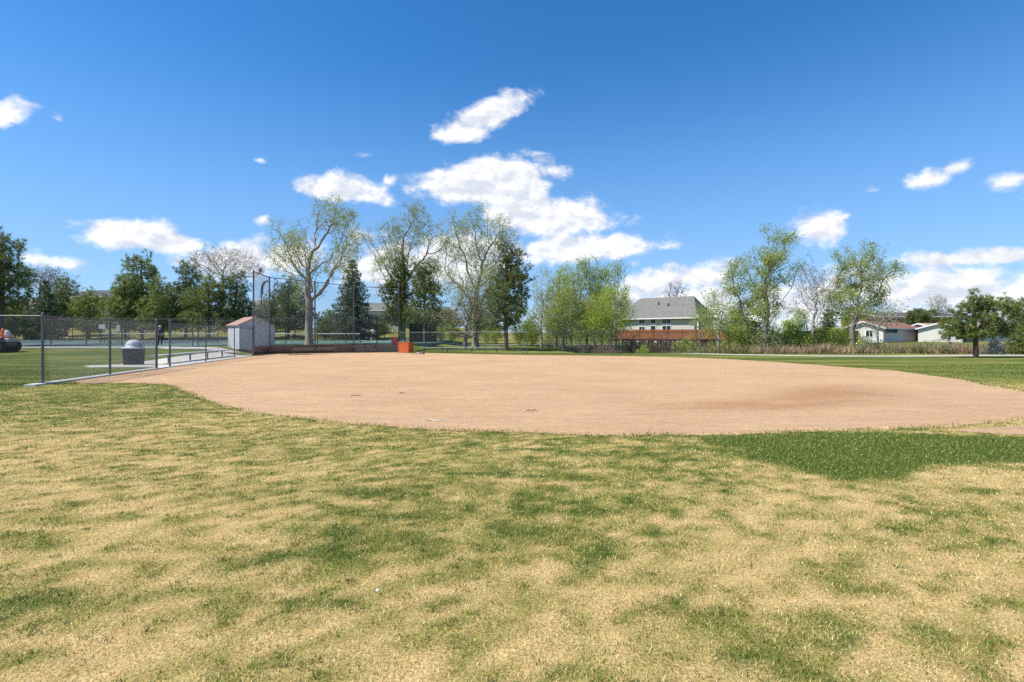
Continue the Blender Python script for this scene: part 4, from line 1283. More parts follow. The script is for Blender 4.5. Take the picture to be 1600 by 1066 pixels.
def person(label, loc, rz, J, shirt, pants, shoes, cap=None, hair=(.05, .035, .025), sleeves=True, long_pants=False, racket=None):
    t = thing('person', label, 'person', loc, rz, 'tennis players')
    V = lambda k: Vector(J[k])
    jt = {k: (J[k], r) for k, r in dict(pelvis=.125, belly=.12, chest=.14, neck=.058, chin=.068, head=.098, crown=.06, shl=.062, shr=.062, ell=.043, elr=.043, wrl=.030, wrr=.030,
                                        hipl=.088, hipr=.088, knl=.058, knr=.058, anl=.04, anr=.04, tol=.035, tor=.035).items()}
    ed = [('pelvis', 'belly'), ('belly', 'chest'), ('chest', 'neck'), ('neck', 'chin'), ('chin', 'head'), ('head', 'crown'), ('chest', 'shl'), ('chest', 'shr'), ('shl', 'ell'), ('shr', 'elr'), ('ell', 'wrl'), ('elr', 'wrr'),
          ('pelvis', 'hipl'), ('pelvis', 'hipr'), ('hipl', 'knl'), ('hipr', 'knr'), ('knl', 'anl'), ('knr', 'anr'), ('anl', 'tol'), ('anr', 'tor')]
    for s in 'lr':                       # palm, four fingers of unequal length and a thumb
        w = V('wr' + s); d = (w - V('el' + s)).normalized(); sd = d.cross(Vector((0, 0, 1)));
        sd = sd.normalized() if sd.length > .1 else Vector((1, 0, 0)); inn = d.cross(sd)
        jt['pm' + s] = (tuple(w + d * .08), (.038, .02)); ed.append(('wr' + s, 'pm' + s))
        for i, ln in enumerate((.07, .08, .075, .06)):
            b = w + d * .10 + sd * (.024 * (i - 1.5))
            jt[f'f{s}{i}a'] = (tuple(b), .010); jt[f'f{s}{i}b'] = (tuple(b + d * ln * .5 + inn * .01), .009); jt[f'f{s}{i}c'] = (tuple(b + d * ln * .8 + inn * .035), .008)
            ed += [('pm' + s, f'f{s}{i}a'), (f'f{s}{i}a', f'f{s}{i}b'), (f'f{s}{i}b', f'f{s}{i}c')]
        jt[f'th{s}a'] = (tuple(w + d * .055 + sd * .045), .011); jt[f'th{s}b'] = (tuple(w + d * .095 + sd * .065 + inn * .02), .009)
        ed += [('pm' + s, f'th{s}a'), (f'th{s}a', f'th{s}b')]
    body = skin_mesh('body', jt, ed, 'pelvis', SKIN, t)
    g = lambda ks, f: {k: (J[k], jt[k][1] * f) for k in ks}
    mid = lambda a, b, f: tuple(V(a).lerp(V(b), f))
    top = g(['pelvis', 'belly', 'chest', 'shl', 'shr'], 1.16); top['nk'] = (mid('chest', 'neck', .75), .085)
    te = [('pelvis', 'belly'), ('belly', 'chest'), ('chest', 'shl'), ('chest', 'shr'), ('chest', 'nk')]
    for s in 'lr':
        f = .98 if not sleeves else .72
        top['e' + s] = (mid('sh' + s, 'el' + s, f), .06); te.append(('sh' + s, 'e' + s))
        if not sleeves:
            top['w' + s] = (mid('el' + s, 'wr' + s, .92), .045); te.append(('e' + s, 'w' + s))
    skin_mesh('shirt', top, te, 'pelvis', shirt, t)
    pn = g(['pelvis', 'hipl', 'hipr'], 1.2); pe = [('pelvis', 'hipl'), ('pelvis', 'hipr')]
    for s in 'lr':
        pn['k' + s] = (mid('hip' + s, 'kn' + s, .9), .085); pe.append(('hip' + s, 'k' + s))
        if long_pants:
            pn['a' + s] = (mid('kn' + s, 'an' + s, .93), .06); pe.append(('k' + s, 'a' + s))
    skin_mesh('trousers' if long_pants else 'shorts', pn, pe, 'pelvis', pants, t)
    for s in 'lr':
        a, b = V('an' + s), V('to' + s); d = (b - a); d.z = 0; d.normalize(); m = MB()
        c = a + d * .05
        m.lathe([(.5, -.075), (.52, -.05), (.5, -.02), (.38, .02), (.25, .05)], (0, 0, 0), 12)
        ang = math.atan2(d.y, d.x); M = Matrix.Translation((c.x, c.y, a.z)) @ Matrix.Rotation(ang, 4, 'Z') @ Matrix.Diagonal((.29, .11, 1, 1))
        m.v = [tuple(M @ Vector(p)) for p in m.v]; m.build('shoe', shoes, t, smooth=True)
    hd, cr, ch = V('head'), V('crown'), V('chin'); upv = (cr - ch).normalized(); fwd = Vector((0, -1, 0)); fwd = (fwd - upv * fwd.dot(upv)).normalized()
    m = MB(); m.lathe([(.112, -.02), (.118, .03), (.105, .085), (.07, .125), (.02, .14)], (0, 0, 0), 14)
    rot = Vector((0, 0, 1)).rotation_difference(upv).to_matrix().to_4x4(); M = Matrix.Translation(hd - fwd * .012) @ rot
    m.v = [tuple(M @ Vector(p)) for p in m.v]
    if cap:
        br = MB(); c = hd + fwd * .14 + upv * .02; sd = fwd.cross(upv)
        m.poly([c - sd * .07 + fwd * .04, c + sd * .07 + fwd * .04, hd + sd * .1 + fwd * .04 + upv * .03, hd - sd * .1 + fwd * .04 + upv * .03], upv * .012)
        m.build('cap', cap, t, smooth=False)
    else:
        m.build('hair', mat('hair_dark', hair, .7, .2, 20), t, smooth=True)
    sd = fwd.cross(upv); fc = MB()
    fc.lathe([(.02, 0), (.015, .02), (.006, .035)], tuple(hd + fwd * .10 - upv * .02), 6)
    for s in (-1, 1):
        fc.lathe([(.012, -.01), (.014, 0), (.01, .01)], tuple(hd + fwd * .09 + sd * .035 * s + upv * .015), 6)
        fc.lathe([(.012, -.03), (.022, 0), (.012, .03)], tuple(hd + sd * .1 * s - upv * .0), 6)
    fc.build('face_features', mat('skin_shade', (.33, .18, .13), .6, .1), body)
    if racket:
        w = V('wr' + racket); d = (w - V('el' + racket)).normalized(); rk = link('racket', None); rk.location = Vector(loc)
        rk.rotation_euler = (0, 0, rz); tag(rk, 'dark tennis racket held by the ' + label.split(' in ')[0].replace('person ', 'player '), 'racket', 'tennis rackets')
        p = w + d * .06; dk = mat('racket_black', (.02, .02, .025), .5, .1)
        MB().tube(p, p + d * .32, .016, n=6).build('handle', dk, rk)
        c = p + d * .48; sd = d.cross(Vector((0, 0, 1))).normalized(); mb = MB(); n = 14; st = MB()
        for i in range(n):
            a, b = 2 * math.pi * i / n, 2 * math.pi * (i + 1) / n
            mb.tube(c + d * .17 * math.cos(a) + sd * .13 * math.sin(a), c + d * .17 * math.cos(b) + sd * .13 * math.sin(b), .012, n=5)
        for i in range(-4, 5):
            hw = .17 * math.sqrt(max(0, 1 - (i / 5) ** 2)); st.tube(c + sd * .026 * i - d * hw, c + sd * .026 * i + d * hw, .0015, n=3)
        mb.build('hoop', dk, rk); st.build('strings', TRIM, rk)


def stand(**ch):
    J = dict(pelvis=(0, 0, .95), belly=(0, .01, 1.1), chest=(0, .02, 1.32), neck=(0, .0, 1.48), chin=(0, -.03, 1.55), head=(0, -.02, 1.63), crown=(0, -.01, 1.72), shl=(-.18, .01, 1.40), shr=(.18, .01, 1.40),
             ell=(-.25, .03, 1.14), elr=(.25, .03, 1.14), wrl=(-.25, -.1, .93), wrr=(.25, -.1, .93), hipl=(-.1, 0, .88), hipr=(.1, 0, .88), knl=(-.12, -.03, .5), knr=(.12, -.03, .5), anl=(-.13, .03, .09), anr=(.13, .03, .09), tol=(-.15, -.13, .045), tor=(.15, -.13, .045))
    J.update(ch)
    return J


def place(px, Y):
    return (GX(px, Y), Y, CZ(Y))


shirt_w = mat('shirt_white', (.62, .62, .63), .8, .06, 6); short_d = mat('shorts_dark', (.03, .032, .04), .8, .1, 6); shoe_w = mat('shoe_white', (.7, .7, .7), .6, .05)
person('person in white cap and dark grey clothes standing on the left court', place(250, 46.5), R(20), stand(), mat('jacket_grey', (.065, .07, .08), .8, .15, 6), mat('trousers_dark', (.045, .047, .055), .8, .1), mat('shoe_dark', (.05, .05, .05)), cap=shirt_w, sleeves=False, long_pants=True)
lunge = stand(pelvis=(0, .15, .85), belly=(.05, .03, .98), chest=(.12, -.15, 1.15), neck=(.16, -.27, 1.25), chin=(.18, -.34, 1.29), head=(.19, -.36, 1.36), crown=(.21, -.36, 1.45), shl=(-.04, -.18, 1.2), shr=(.28, -.14, 1.22), ell=(.0, -.42, 1.08), elr=(.5, -.28, 1.1),
              wrl=(.2, -.58, 1.0), wrr=(.68, -.42, 1.05), hipl=(-.1, .15, .8), hipr=(.1, .15, .8), knl=(-.26, -.02, .46), knr=(.3, .0, .46), anl=(-.33, .16, .09), anr=(.4, .12, .09), tol=(-.38, .0, .045), tor=(.44, -.04, .045))
person('person in pale shirt bending forward on the court behind backstop', place(459, 55), R(15), lunge, mat('shirt_pale_tan', (.40, .32, .28), .8, .1, 6), short_d, shoe_w, racket='r')
reach = stand(elr=(.42, -.1, 1.22), wrr=(.62, -.25, 1.2), ell=(-.26, -.08, 1.15), wrl=(-.1, -.28, 1.08), knl=(-.14, -.06, .5), anl=(-.2, .02, .09))
person('person in white shirt and dark shorts near the spruce behind the backstop', place(583, 60.5), R(200), reach, shirt_w, short_d, shoe_w)

x_, y_ = G(590, 929)
scr = MB()
scr.add([(-.02, -.012, .0), (.018, -.016, .012), (.024, .01, .004), (.004, .02, .022), (-.022, .014, .008), (0, 0, .03)], [(0, 1, 5), (1, 2, 5), (2, 3, 5), (3, 4, 5), (4, 0, 5)])
o = scr.build('paper_scrap', mat('paper', (.8, .8, .82), .8, .05)); o.location = (x_, y_, .022); o.scale = (.42, .42, .42); tag(o, 'tiny crumpled white paper scrap lying in the foreground grass', 'litter')

# ------------------------------------------------------------------ trees and shrubs
BARK_PALE = mat('bark_cottonwood', (.27, .24, .20), .9, .3, 5, bump=.5, bscale=9, stretch=(3, 3, .6))
BARK_GREY = mat('bark_grey', (.20, .175, .15), .9, .3, 5, bump=.5, bscale=9, stretch=(3, 3, .6))
BARK_WHITE = mat('bark_bleached', (.42, .38, .34), .9, .2, 5)
BARK_PINE = mat('bark_pine', (.12, .085, .065), .95, .3, 5, bump=.6, bscale=8, stretch=(3, 3, .6))
BARK_RED = mat('bark_reddish', (.20, .14, .115), .9, .25, 5)
LEAF_COTTON = leaf_mat('leaf_cottonwood', (.15, .195, .035), (.46, .54, .11), .5)
LEAF_POPLAR = leaf_mat('leaf_poplar', (.17, .225, .022), (.50, .60, .075), .5)
LEAF_SAGE = leaf_mat('leaf_sage', (.16, .17, .07), (.46, .47, .25), .4)
LEAF_BUD = leaf_mat('leaf_bud', (.16, .12, .07), (.34, .30, .18), .3)
NEEDLE_PINE = leaf_mat('needle_pine', (.075, .11, .03), (.36, .41, .11), .35, 1.6)
NEEDLE_DARK = leaf_mat('needle_dark', (.05, .08, .032), (.25, .30, .095), .32, 1.6)
NEEDLE_SPRUCE = leaf_mat('needle_spruce', (.034, .058, .034), (.18, .225, .115), .25, 1.6)
NEEDLE_BLUE = leaf_mat('needle_blue', (.05, .075, .075), (.20, .26, .25), .15, 1.6)


def colonize(init, attr, step, kill, iters, up, r, cap=9000):
    n = len(init); P = np.zeros((cap, 3)); P[:n] = init; par = np.full(cap, -1); par[1:n] = np.arange(n - 1)
    A = attr; d = np.linalg.norm(A[:, None] - P[None, :n], axis=2); near = d.argmin(1); nd = d.min(1)
    for _ in range(iters):
        if len(A) == 0 or n > cap - 200:
            break
        v = A - P[near]; v /= np.linalg.norm(v, axis=1)[:, None] + 1e-9
        acc = np.zeros((n, 3)); np.add.at(acc, near, v)
        act = np.unique(near); dd = acc[act]; dd /= np.linalg.norm(dd, axis=1)[:, None] + 1e-9
        dd += r.normal(0, .22, dd.shape); dd[:, 2] += up; dd /= np.linalg.norm(dd, axis=1)[:, None]
        new = P[act] + dd * step; k = len(new)
        P[n:n + k] = new; par[n:n + k] = act
        dn = np.sqrt(np.maximum((A * A).sum(1)[:, None] + (new * new).sum(1)[None] - 2 * A @ new.T, 0)); j = dn.argmin(1); m = dn[np.arange(len(A)), j]
        b = m < nd; near[b] = n + j[b]; nd[b] = m[b]; n += k
        alive = nd > kill
        A, near, nd = A[alive], near[alive], nd[alive]
    return P[:n].copy(), par[:n].copy()


def radii(par, tip, base):
    n = len(par); cnt = np.zeros(n); kids = np.zeros(n, int)
    for i in range(n - 1, 0, -1):
        if cnt[i] == 0:
            cnt[i] = 1
        cnt[par[i]] += cnt[i]; kids[par[i]] += 1
    cnt[0] = max(cnt[0], 2); e = math.log(cnt[0]) / math.log(base / tip)
    return tip * cnt ** (1 / e), kids


def tubes(P, par, rad):
    Vs, Ls, Sz = [], [], []; base = 0
    i = np.arange(1, len(P))
    for lo, hi, n in ((.045, 9, 7), (0, .045, 3)):
        k = i[(rad[i] > lo) & (rad[i] <= hi)]
        if len(k) == 0:
            continue
        a, b = P[par[k]], P[k]; ra, rb = np.minimum(rad[par[k]], rad[k] * 1.6), rad[k]
        d = b - a; d /= np.linalg.norm(d, axis=1)[:, None] + 1e-9
        ref = np.where(np.abs(d[:, 2:3]) < .9, np.array([[0, 0, 1.0]]), np.array([[1.0, 0, 0]]))
        u = np.cross(d, ref); u /= np.linalg.norm(u, axis=1)[:, None]; w = np.cross(d, u)
        a = a - d * ra[:, None] * .3
        ring = []
        for c, rr in ((a, ra), (b, rb)):
            for t in range(n):
                th = 2 * math.pi * t / n
                ring.append(c + (u * math.cos(th) + w * math.sin(th)) * rr[:, None])
        V = np.stack(ring, 1).reshape(-1, 3); o = np.arange(len(k))[:, None] * 2 * n + base
        for t in range(n):
            t2 = (t + 1) % n
            Ls.append(o + np.array([t, t + n, t2 + n, t2])); Sz.append(np.full(len(k), 4))
        Vs.append(V); base += len(V)
    L_ = np.concatenate(Ls, 0)
    return np.concatenate(Vs), L_.ravel(), np.concatenate(Sz)


def unit(r, n):
    v = r.normal(0, 1, (n, 3)); return v / np.linalg.norm(v, axis=1)[:, None]


def leaf_quads(C, size, r, flat=.0):
    n = len(C); a = unit(r, n); b = np.cross(a, unit(r, n)); b /= np.linalg.norm(b, axis=1)[:, None] + 1e-9
    s = (size * (.6 + .8 * r.random(n)))[:, None]
    V = np.stack([C - a * s * .55, C + b * s * .36, C + a * s * .55, C - b * s * .36], 1).reshape(-1, 3)
    return V, np.arange(n * 4), np.full(n, 4), np.repeat(r.random(n), 4)


def needle_tufts(C, D, length, width, k, r):
    """k thin needles-bundles fanning out of every point C along direction D"""
    n = len(C); C = np.repeat(C, k, 0); D = np.repeat(D, k, 0); t = np.repeat(r.random(n), k)
    d = D * .75 + unit(r, n * k); d /= np.linalg.norm(d, axis=1)[:, None]
    s = np.cross(d, unit(r, n * k)); s /= np.linalg.norm(s, axis=1)[:, None] + 1e-9
    L_ = (length * (.65 + .7 * r.random(n * k)))[:, None]; w = (width * (.7 + .6 * r.random(n * k)))[:, None]
    b = C + d * L_ * .12
    V = np.stack([b - s * w * .5, b + s * w * .5, C + d * L_], 1).reshape(-1, 3)
    tint = np.repeat(np.clip(t * .6 + .4 * r.random(n * k), 0, 1), 3)
    return V, np.arange(n * k * 3), np.full(n * k, 3), tint


def envelope(ells, X0, Y, z0, n, r, clump, depth=.9, nclump=26):
    """attractors in loose clumps through the crown volume; ells in (px, py, rx, ry[, weight])"""
    out = []
    A = [(GX(e[0], Y) - X0, CAMZ - (e[1] - HZ) / F * Y - z0, e[2] * Y / F, e[3] * Y / F, (e[4] if len(e) > 4 else 1)) for e in ells]
    w = np.array([a[2] * a[3] * a[4] for a in A]); w /= w.sum()
    for i in range(nclump):
        a = A[r.choice(len(A), p=w)]
        u = unit(r, 1)[0] * r.random() ** .4
        c = np.array([a[0] + u[0] * a[2], u[1] * a[2] * depth, a[1] + u[2] * a[3]])
        m = max(3, int(n / nclump * (.5 + r.random())))
        out.append(c + r.normal(0, 1, (m, 3)) * clump * np.array([1, 1, 1.1]))
    return np.concatenate(out)


def add_meshes(t, V, lp, sz, bark, crown, leaf, name='crown'):
    link('trunk', npmesh('trunk', V, lp, sz, bark, smooth=True), t)
    if crown is not None:
        cv, cl, cs, ct = crown
        link(name, npmesh(name, cv, cl, cs, leaf, tint=ct), t)


def broadleaf(name, label, px, Y, fork_py, ells, rb, seed, cat='tree', leaves=3.0, lsize=.13, bark=BARK_PALE, leaf=LEAF_COTTON, n=420, step=.33, kill=.55, clump=.55,
              up=.05, tip=.011, lean=0.0, group=None, zoff=0.0, spread=.26, nclump=26, X0=None, z0=None, depth=.9):
    r = np.random.default_rng(seed)
    X0 = GX(px, Y) if X0 is None else X0; z0 = hz(X0, Y) if z0 is None else z0
    t = thing(name, label, cat, (X0, Y, z0), 0, group)
    fh = CAMZ - (fork_py - HZ) / F * Y - z0
    k = max(3, int(fh / step)); zz = np.linspace(-.15, fh, k)
    init = np.stack([lean * zz + .04 * np.sin(zz * 1.3 + seed), .05 * np.sin(zz * 1.1 + seed * 2), zz], 1)
    attr = envelope(ells, X0, Y, z0, int(n * 2.6), r, clump * .95, depth, int(nclump * 1.5)); kill *= .62
    # growth starts from the upper half of the bole only
    P, par = colonize(init, attr[attr[:, 2] > fh * .35], step, kill, 90, up, r)
    # a second generation of fine twigs
    rad, kids = radii(par, tip, rb)
    tips = np.where((kids <= 1) & (rad < .03))[0]
    tips = tips[r.random(len(tips)) < .9]
    d = P[tips] - P[par[tips]]; d /= np.linalg.norm(d, axis=1)[:, None] + 1e-9
    nt_, nl = [], []; base = len(P)
    for rep in range(3):
        dd = d * .8 + r.normal(0, .55, d.shape); dd[:, 2] += .2; dd /= np.linalg.norm(dd, axis=1)[:, None]
        nt_.append(P[tips] + dd * (step * (.7 + .7 * r.random((len(tips), 1))))); nl.append(tips)
    P2 = np.concatenate([P] + nt_); par2 = np.concatenate([par] + nl); rad2 = np.concatenate([rad] + [np.full(len(tips), tip * .62)] * 3)
    flare = np.exp(-np.clip(P2[:, 2], 0, 9) / .35) * .35; rad2 = rad2 * (1 + np.where(rad2 > rb * .6, flare, 0))
    V, lp, sz = tubes(P2, par2, rad2)
    crown = None
    if leaves > 0:
        cand = np.where(rad2 < .028)[0]; cl = vnoise(P2[cand, 0] + X0, P2[cand, 2] + P2[cand, 1] * .5, .55, seed, 2)
        m = r.poisson(np.clip(leaves * .95 * (cl * 2.6 - .3), .05, None)); C = np.repeat(P2[cand], m, 0); C = C + r.normal(0, spread, C.shape)
        crown = leaf_quads(C, np.full(len(C), lsize), r)
    add_meshes(t, V, lp, sz, bark, crown, leaf)
    return t


def pine(name, label, px, Y, ells, top_py, rb, seed, tuft=.34, width=.05, k=16, n=420, step=.36, kill=.5, clump=.42, leaf=NEEDLE_PINE, group=None, X0=None, z0=None, nclump=34, bottom=.22, bark=BARK_PINE, cat='tree', dens=1.0, depth=1.0):
    r = np.random.default_rng(seed)
    X0 = GX(px, Y) if X0 is None else X0; z0 = hz(X0, Y) if z0 is None else z0
    t = thing(name, label, cat, (X0, Y, z0), 0, group)
    top = CAMZ - (top_py - HZ) / F * Y - z0
    q = max(5, int(top * .92 / step)); zz = np.linspace(-.15, top * .92, q)
    init = np.stack([.06 * np.sin(zz * .9 + seed), .06 * np.sin(zz * .7 + seed * 2), zz], 1)
    attr = envelope(ells, X0, Y, z0, int(n * 2.6), r, clump, depth, int(nclump * 1.5)); kill *= .66
    attr = attr[attr[:, 2] > top * bottom * .8]
    P, par = colonize(init, attr, step, kill, 60, .02, r)
    rad, kids = radii(par, .012, rb)
    rad[:q] = np.maximum(rad[:q], rb * (1 - zz / (top * 1.02)) ** .8)
    V, lp, sz = tubes(P, par, rad)
    cand = np.where((rad < .05) & (P[:, 2] > top * bottom))[0]; cand = cand[cand > 0]
    cand = cand[r.random(len(cand)) < np.clip(.9 * dens, 0, 1)]
    d = P[cand] - P[par[cand]]; d /= np.linalg.norm(d, axis=1)[:, None] + 1e-9; d[:, 2] += .45; d /= np.linalg.norm(d, axis=1)[:, None]
    C = np.repeat(P[cand], 2, 0); D = np.repeat(d, 2, 0); C = C + r.normal(0, tuft * .45, C.shape)
    crown = needle_tufts(C, D, tuft, width, k, r)
    add_meshes(t, V, lp, sz, bark, crown, leaf)
    return t


def spruce(name, label, px, Y, top_py, hw_px, seed, rb=.2, z_low=.06, leaf=NEEDLE_SPRUCE, group=None, layers=None, droop=.32, tuft=.3, width=.06, k=9, X0=None, z0=None, cat='tree'):
    r = np.random.default_rng(seed)
    X0 = GX(px, Y) if X0 is None else X0; z0 = hz(X0, Y) if z0 is None else z0
    t = thing(name, label, cat, (X0, Y, z0), 0, group)
    top = CAMZ - (top_py - HZ) / F * Y - z0; R0 = hw_px * Y / F
    layers = layers or max(8, int(top / .42))
    P = [np.array([0, 0, z]) for z in np.linspace(-.1, top, 20)]; par = [-1] + list(range(19)); rad = [rb * (1 - i / 20.5) for i in range(20)]
    C, D = [], []
    for li in range(layers):
        f = (li + r.random() * .5) / layers; z = top * (z_low + (1 - z_low) * f); L_ = R0 * (1 - f) ** .85 * (.8 + .35 * r.random()) + .12
        nb = 5 + int(5 * (1 - f)); a0 = r.random() * 6.28
        for b in range(nb):
            a = a0 + 6.283 * b / nb + r.normal(0, .2); L2 = L_ * (.7 + .5 * r.random()); m = max(2, int(L2 / .3)); prev = min(19, int((z + .1) / (top + .1) * 19))
            for s in range(1, m + 1):
                u = s / m; p = np.array([math.cos(a) * L2 * u, math.sin(a) * L2 * u, z - droop * L2 * u * (1.25 - .55 * u) + .06 * r.normal()])
                P.append(p); par.append(prev); rad.append(max(.006, .03 * (1 - u * .8) * (1 - f * .5))); prev = len(P) - 1
                for w in range(2):
                    C.append(p + np.array([-math.sin(a), math.cos(a), 0]) * r.normal(0, .18 * (1.2 - u * .5) * min(1.5, L2)) + r.normal(0, .05, 3)); D.append([math.cos(a) * .8, math.sin(a) * .8, -.25])
    P = np.array(P); V, lp, sz = tubes(P, np.array(par), np.array(rad))
    crown = needle_tufts(np.array(C), np.array(D), tuft, width, k, r)
    add_meshes(t, V, lp, sz, BARK_PINE, crown, leaf)
    return t


# --- cottonwoods behind the backstop and the bench
GC = 'tall cottonwoods beyond the infield'
broadleaf('cottonwood_tree', 'tall cottonwood with pale forked trunk right behind the backstop', 483, 51, 470, [(478, 405, 48, 60), (528, 352, 34, 44), (452, 385, 34, 46), (505, 415, 62, 40), (540, 385, 26, 40), (424, 402, 16, 12, .5), (500, 335, 40, 22)], .36, 3, n=640, group=GC, leaves=5.0, lsize=.095, spread=.18, nclump=34, clump=.45)
broadleaf('cottonwood_tree', 'sparse spreading cottonwood rising behind the dark conifers right of the backstop', 628, 72, 480, [(638, 375, 34, 52), (592, 390, 32, 48), (690, 380, 34, 36), (648, 430, 56, 32), (650, 340, 22, 22)], .42, 5, n=560, group=GC, leaves=3.6, lsize=.12, nclump=30, clump=.7, step=.42, tip=.013, spread=.24)
broadleaf('cottonwood_tree', 'tall cottonwood left of the dark pine by the bench', 742, 62, 478, [(752, 362, 32, 48), (712, 378, 26, 44), (795, 368, 26, 34), (745, 425, 56, 38), (700, 440, 30, 30)], .36, 8, n=600, group=GC, leaves=4.2, lsize=.11, nclump=34, clump=.55, step=.38, spread=.2)
broadleaf('bare_tree', 'low grey half-bare tree with forked trunk behind the bench', 727, 54.5, 522, [(715, 482, 40, 30), (752, 488, 34, 28), (690, 500, 20, 18), (735, 465, 30, 20)], .20, 12, n=420, leaves=1.0, leaf=LEAF_SAGE, bark=BARK_GREY, clump=.5, step=.28, kill=.42, group=GC)
broadleaf('bare_tree', 'second trunk with pale bark just right of the forked tree by the bench', 744, 55.5, 505, [(750, 470, 32, 28), (765, 450, 22, 30), (728, 455, 20, 26)], .27, 14, n=330, leaves=1.4, leaf=LEAF_COTTON, bark=BARK_PALE, clump=.5, step=.3, kill=.45, group=GC)
# --- poplars
GP = 'slim poplars in the grove left of the grey-roofed house'
for i, (px, top, rx, Y, lab) in enumerate([(846, 428, 15, 58, 'slim yellow-green poplar just right of the big dark pine'), (870, 420, 19, 60, 'slim poplar, second from the dark pine in the grove'), (893, 410, 19, 63, 'slim poplar left of the tallest in the grove'),
                                           (917, 404, 22, 62, 'tallest poplar in the middle of the grove'), (940, 409, 19, 61, 'slim poplar right of the tallest in the grove'), (962, 412, 20, 59, 'slim poplar at right end of the grove beside the grey roof'),
                                           (880, 450, 22, 56, 'lower bushy poplar in the left half of the grove'), (930, 470, 30, 55.5, 'low leafy poplar in front of the grove'), (955, 455, 20, 56.5, 'lower leafy poplar in front of the grey roof edge')]):
    h = 540 - top
    broadleaf('poplar_tree', lab, px, Y, 515, [(px, top + h * .22, rx * .75, h * .2), (px + 3, top + h * .45, rx, h * .22), (px - 3, top + h * .68, rx * 1.1, h * .2)], .13, 40 + i, n=300, group=GP, leaves=6.0, lsize=.115, leaf=LEAF_POPLAR if i % 3 else LEAF_COTTON, bark=BARK_GREY if i % 2 else BARK_WHITE, nclump=22, clump=.45, step=.34, up=.25, spread=.22)
# --- trees along the ditch at right
GD = 'trees along the ditch at right'
broadleaf('cottonwood_tree', 'bushy yellow-green tree right of the footbridge', 1122, 52.5, 525, [(1122, 475, 22, 28), (1108, 505, 24, 26), (1138, 500, 22, 30)], .16, 61, n=340, group=GD, leaves=3.6, leaf=LEAF_POPLAR, bark=BARK_WHITE, clump=.45, step=.3)
broadleaf('cottonwood_tree', 'largest leafy cottonwood standing in the ditch right of the bridge', 1196, 50, 510, [(1214, 384, 27, 26), (1176, 405, 20, 30), (1152, 440, 22, 26), (1198, 430, 34, 34), (1232, 420, 20, 20), (1190, 480, 46, 36), (1160, 500, 30, 24)], .27, 63, n=480, group=GD, leaves=9.5, lsize=.115, nclump=32, clump=.36, bark=BARK_GREY, spread=.22)
broadleaf('bare_tree', 'pale bare pinkish tree between the two big ditch cottonwoods', 1270, 58, 500, [(1266, 448, 22, 34), (1290, 462, 26, 32), (1278, 480, 30, 24)], .15, 66, n=380, group=GD, leaves=.9, leaf=LEAF_BUD, bark=BARK_WHITE, nclump=30, clump=.5, step=.34, tip=.013)
broadleaf('cottonwood_tree', 'leafy cottonwood with forked top left of the white bungalow', 1331, 50.5, 520, [(1322, 405, 16, 26), (1354, 396, 12, 22), (1378, 424, 24, 16), (1345, 440, 34, 30), (1330, 480, 36, 32), (1362, 455, 26, 22)], .22, 68, n=420, group=GD, leaves=9.0, lsize=.11, nclump=29, clump=.34, bark=BARK_GREY, spread=.21)
broadleaf('bare_tree', 'small bleached half-dead tree right of the forked cottonwood', 1372, 56, 515, [(1375, 495, 22, 14), (1395, 492, 16, 12), (1360, 505, 16, 12)], .11, 71, n=220, group=GD, leaves=1.4, leaf=LEAF_SAGE, bark=BARK_WHITE, clump=.4, step=.3)

# --- pines and spruces
GN = 'evergreens behind the tennis courts'
pine('pine_tree', 'dark open pine cut by the left edge of the picture', 2, 44, [(4, 392, 20, 24), (14, 430, 30, 26), (0, 462, 40, 22), (-20, 420, 30, 40)], 362, .22, 80, leaf=NEEDLE_DARK, group=GN, n=520, nclump=44, tuft=.36)
for i, (px, top, hw, Y, lf, lab) in enumerate([
        (222, 392, 32, 77, NEEDLE_PINE, 'tallest round-topped pine behind the left courts'), (196, 436, 26, 75, NEEDLE_PINE, 'low yellow-green pine left of the tallest pine'), (254, 440, 28, 74, NEEDLE_PINE, 'low pine between the tallest pine and the pointed one'),
        (291, 402, 26, 78, NEEDLE_DARK, 'pointed dark pine right of the tallest pine'), (326, 428, 38, 75, NEEDLE_PINE, 'broad bright pine above the bench at left'), (368, 430, 28, 77, NEEDLE_DARK, 'dark pine directly left of the backstop pole'),
        (103, 434, 20, 82, NEEDLE_DARK, 'dark pine in front of the slate grey house'), (139, 458, 17, 78, NEEDLE_PINE, 'small bright pine below the slate grey house'), (10, 476, 26, 74, NEEDLE_PINE, 'low bright pine at the far left below the dark one'),
        (451, 436, 40, 80, NEEDLE_DARK, 'dark round pine seen through the backstop mesh at left')]):
    b = 522; h = b - top
    pine('pine_tree', lab, px, Y, [(px, top + h * .22, hw * .55, h * .18), (px - 4, top + h * .48, hw * .95, h * .2), (px + 4, top + h * .76, hw * 1.1, h * .17)], top, .24, 90 + i, leaf=lf, group=GN, n=520, bottom=.14, tuft=.48, width=.085, k=13, step=.48, kill=.7, clump=.5, nclump=40)
spruce('spruce_tree', 'grey-green layered spruce left of the slate grey house', 71, 76, 438, 27, 110, leaf=NEEDLE_SPRUCE, group=GN, tuft=.42, width=.09)
spruce('spruce_tree', 'large dark layered spruce behind the middle of the backstop', 551, 77, 406, 42, 111, rb=.28, leaf=NEEDLE_SPRUCE, group=GN, tuft=.42, width=.09, k=10)
pine('pine_tree', 'bright green upright conifer right of the layered spruce', 626, 67, [(625, 430, 12, 22), (622, 465, 22, 26), (615, 500, 28, 20)], 402, .2, 112, leaf=leaf_mat('needle_bright', (.05, .075, .014), (.20, .235, .05), .2), group=GN, tuft=.4, width=.075, step=.42, kill=.6, nclump=40, n=440)
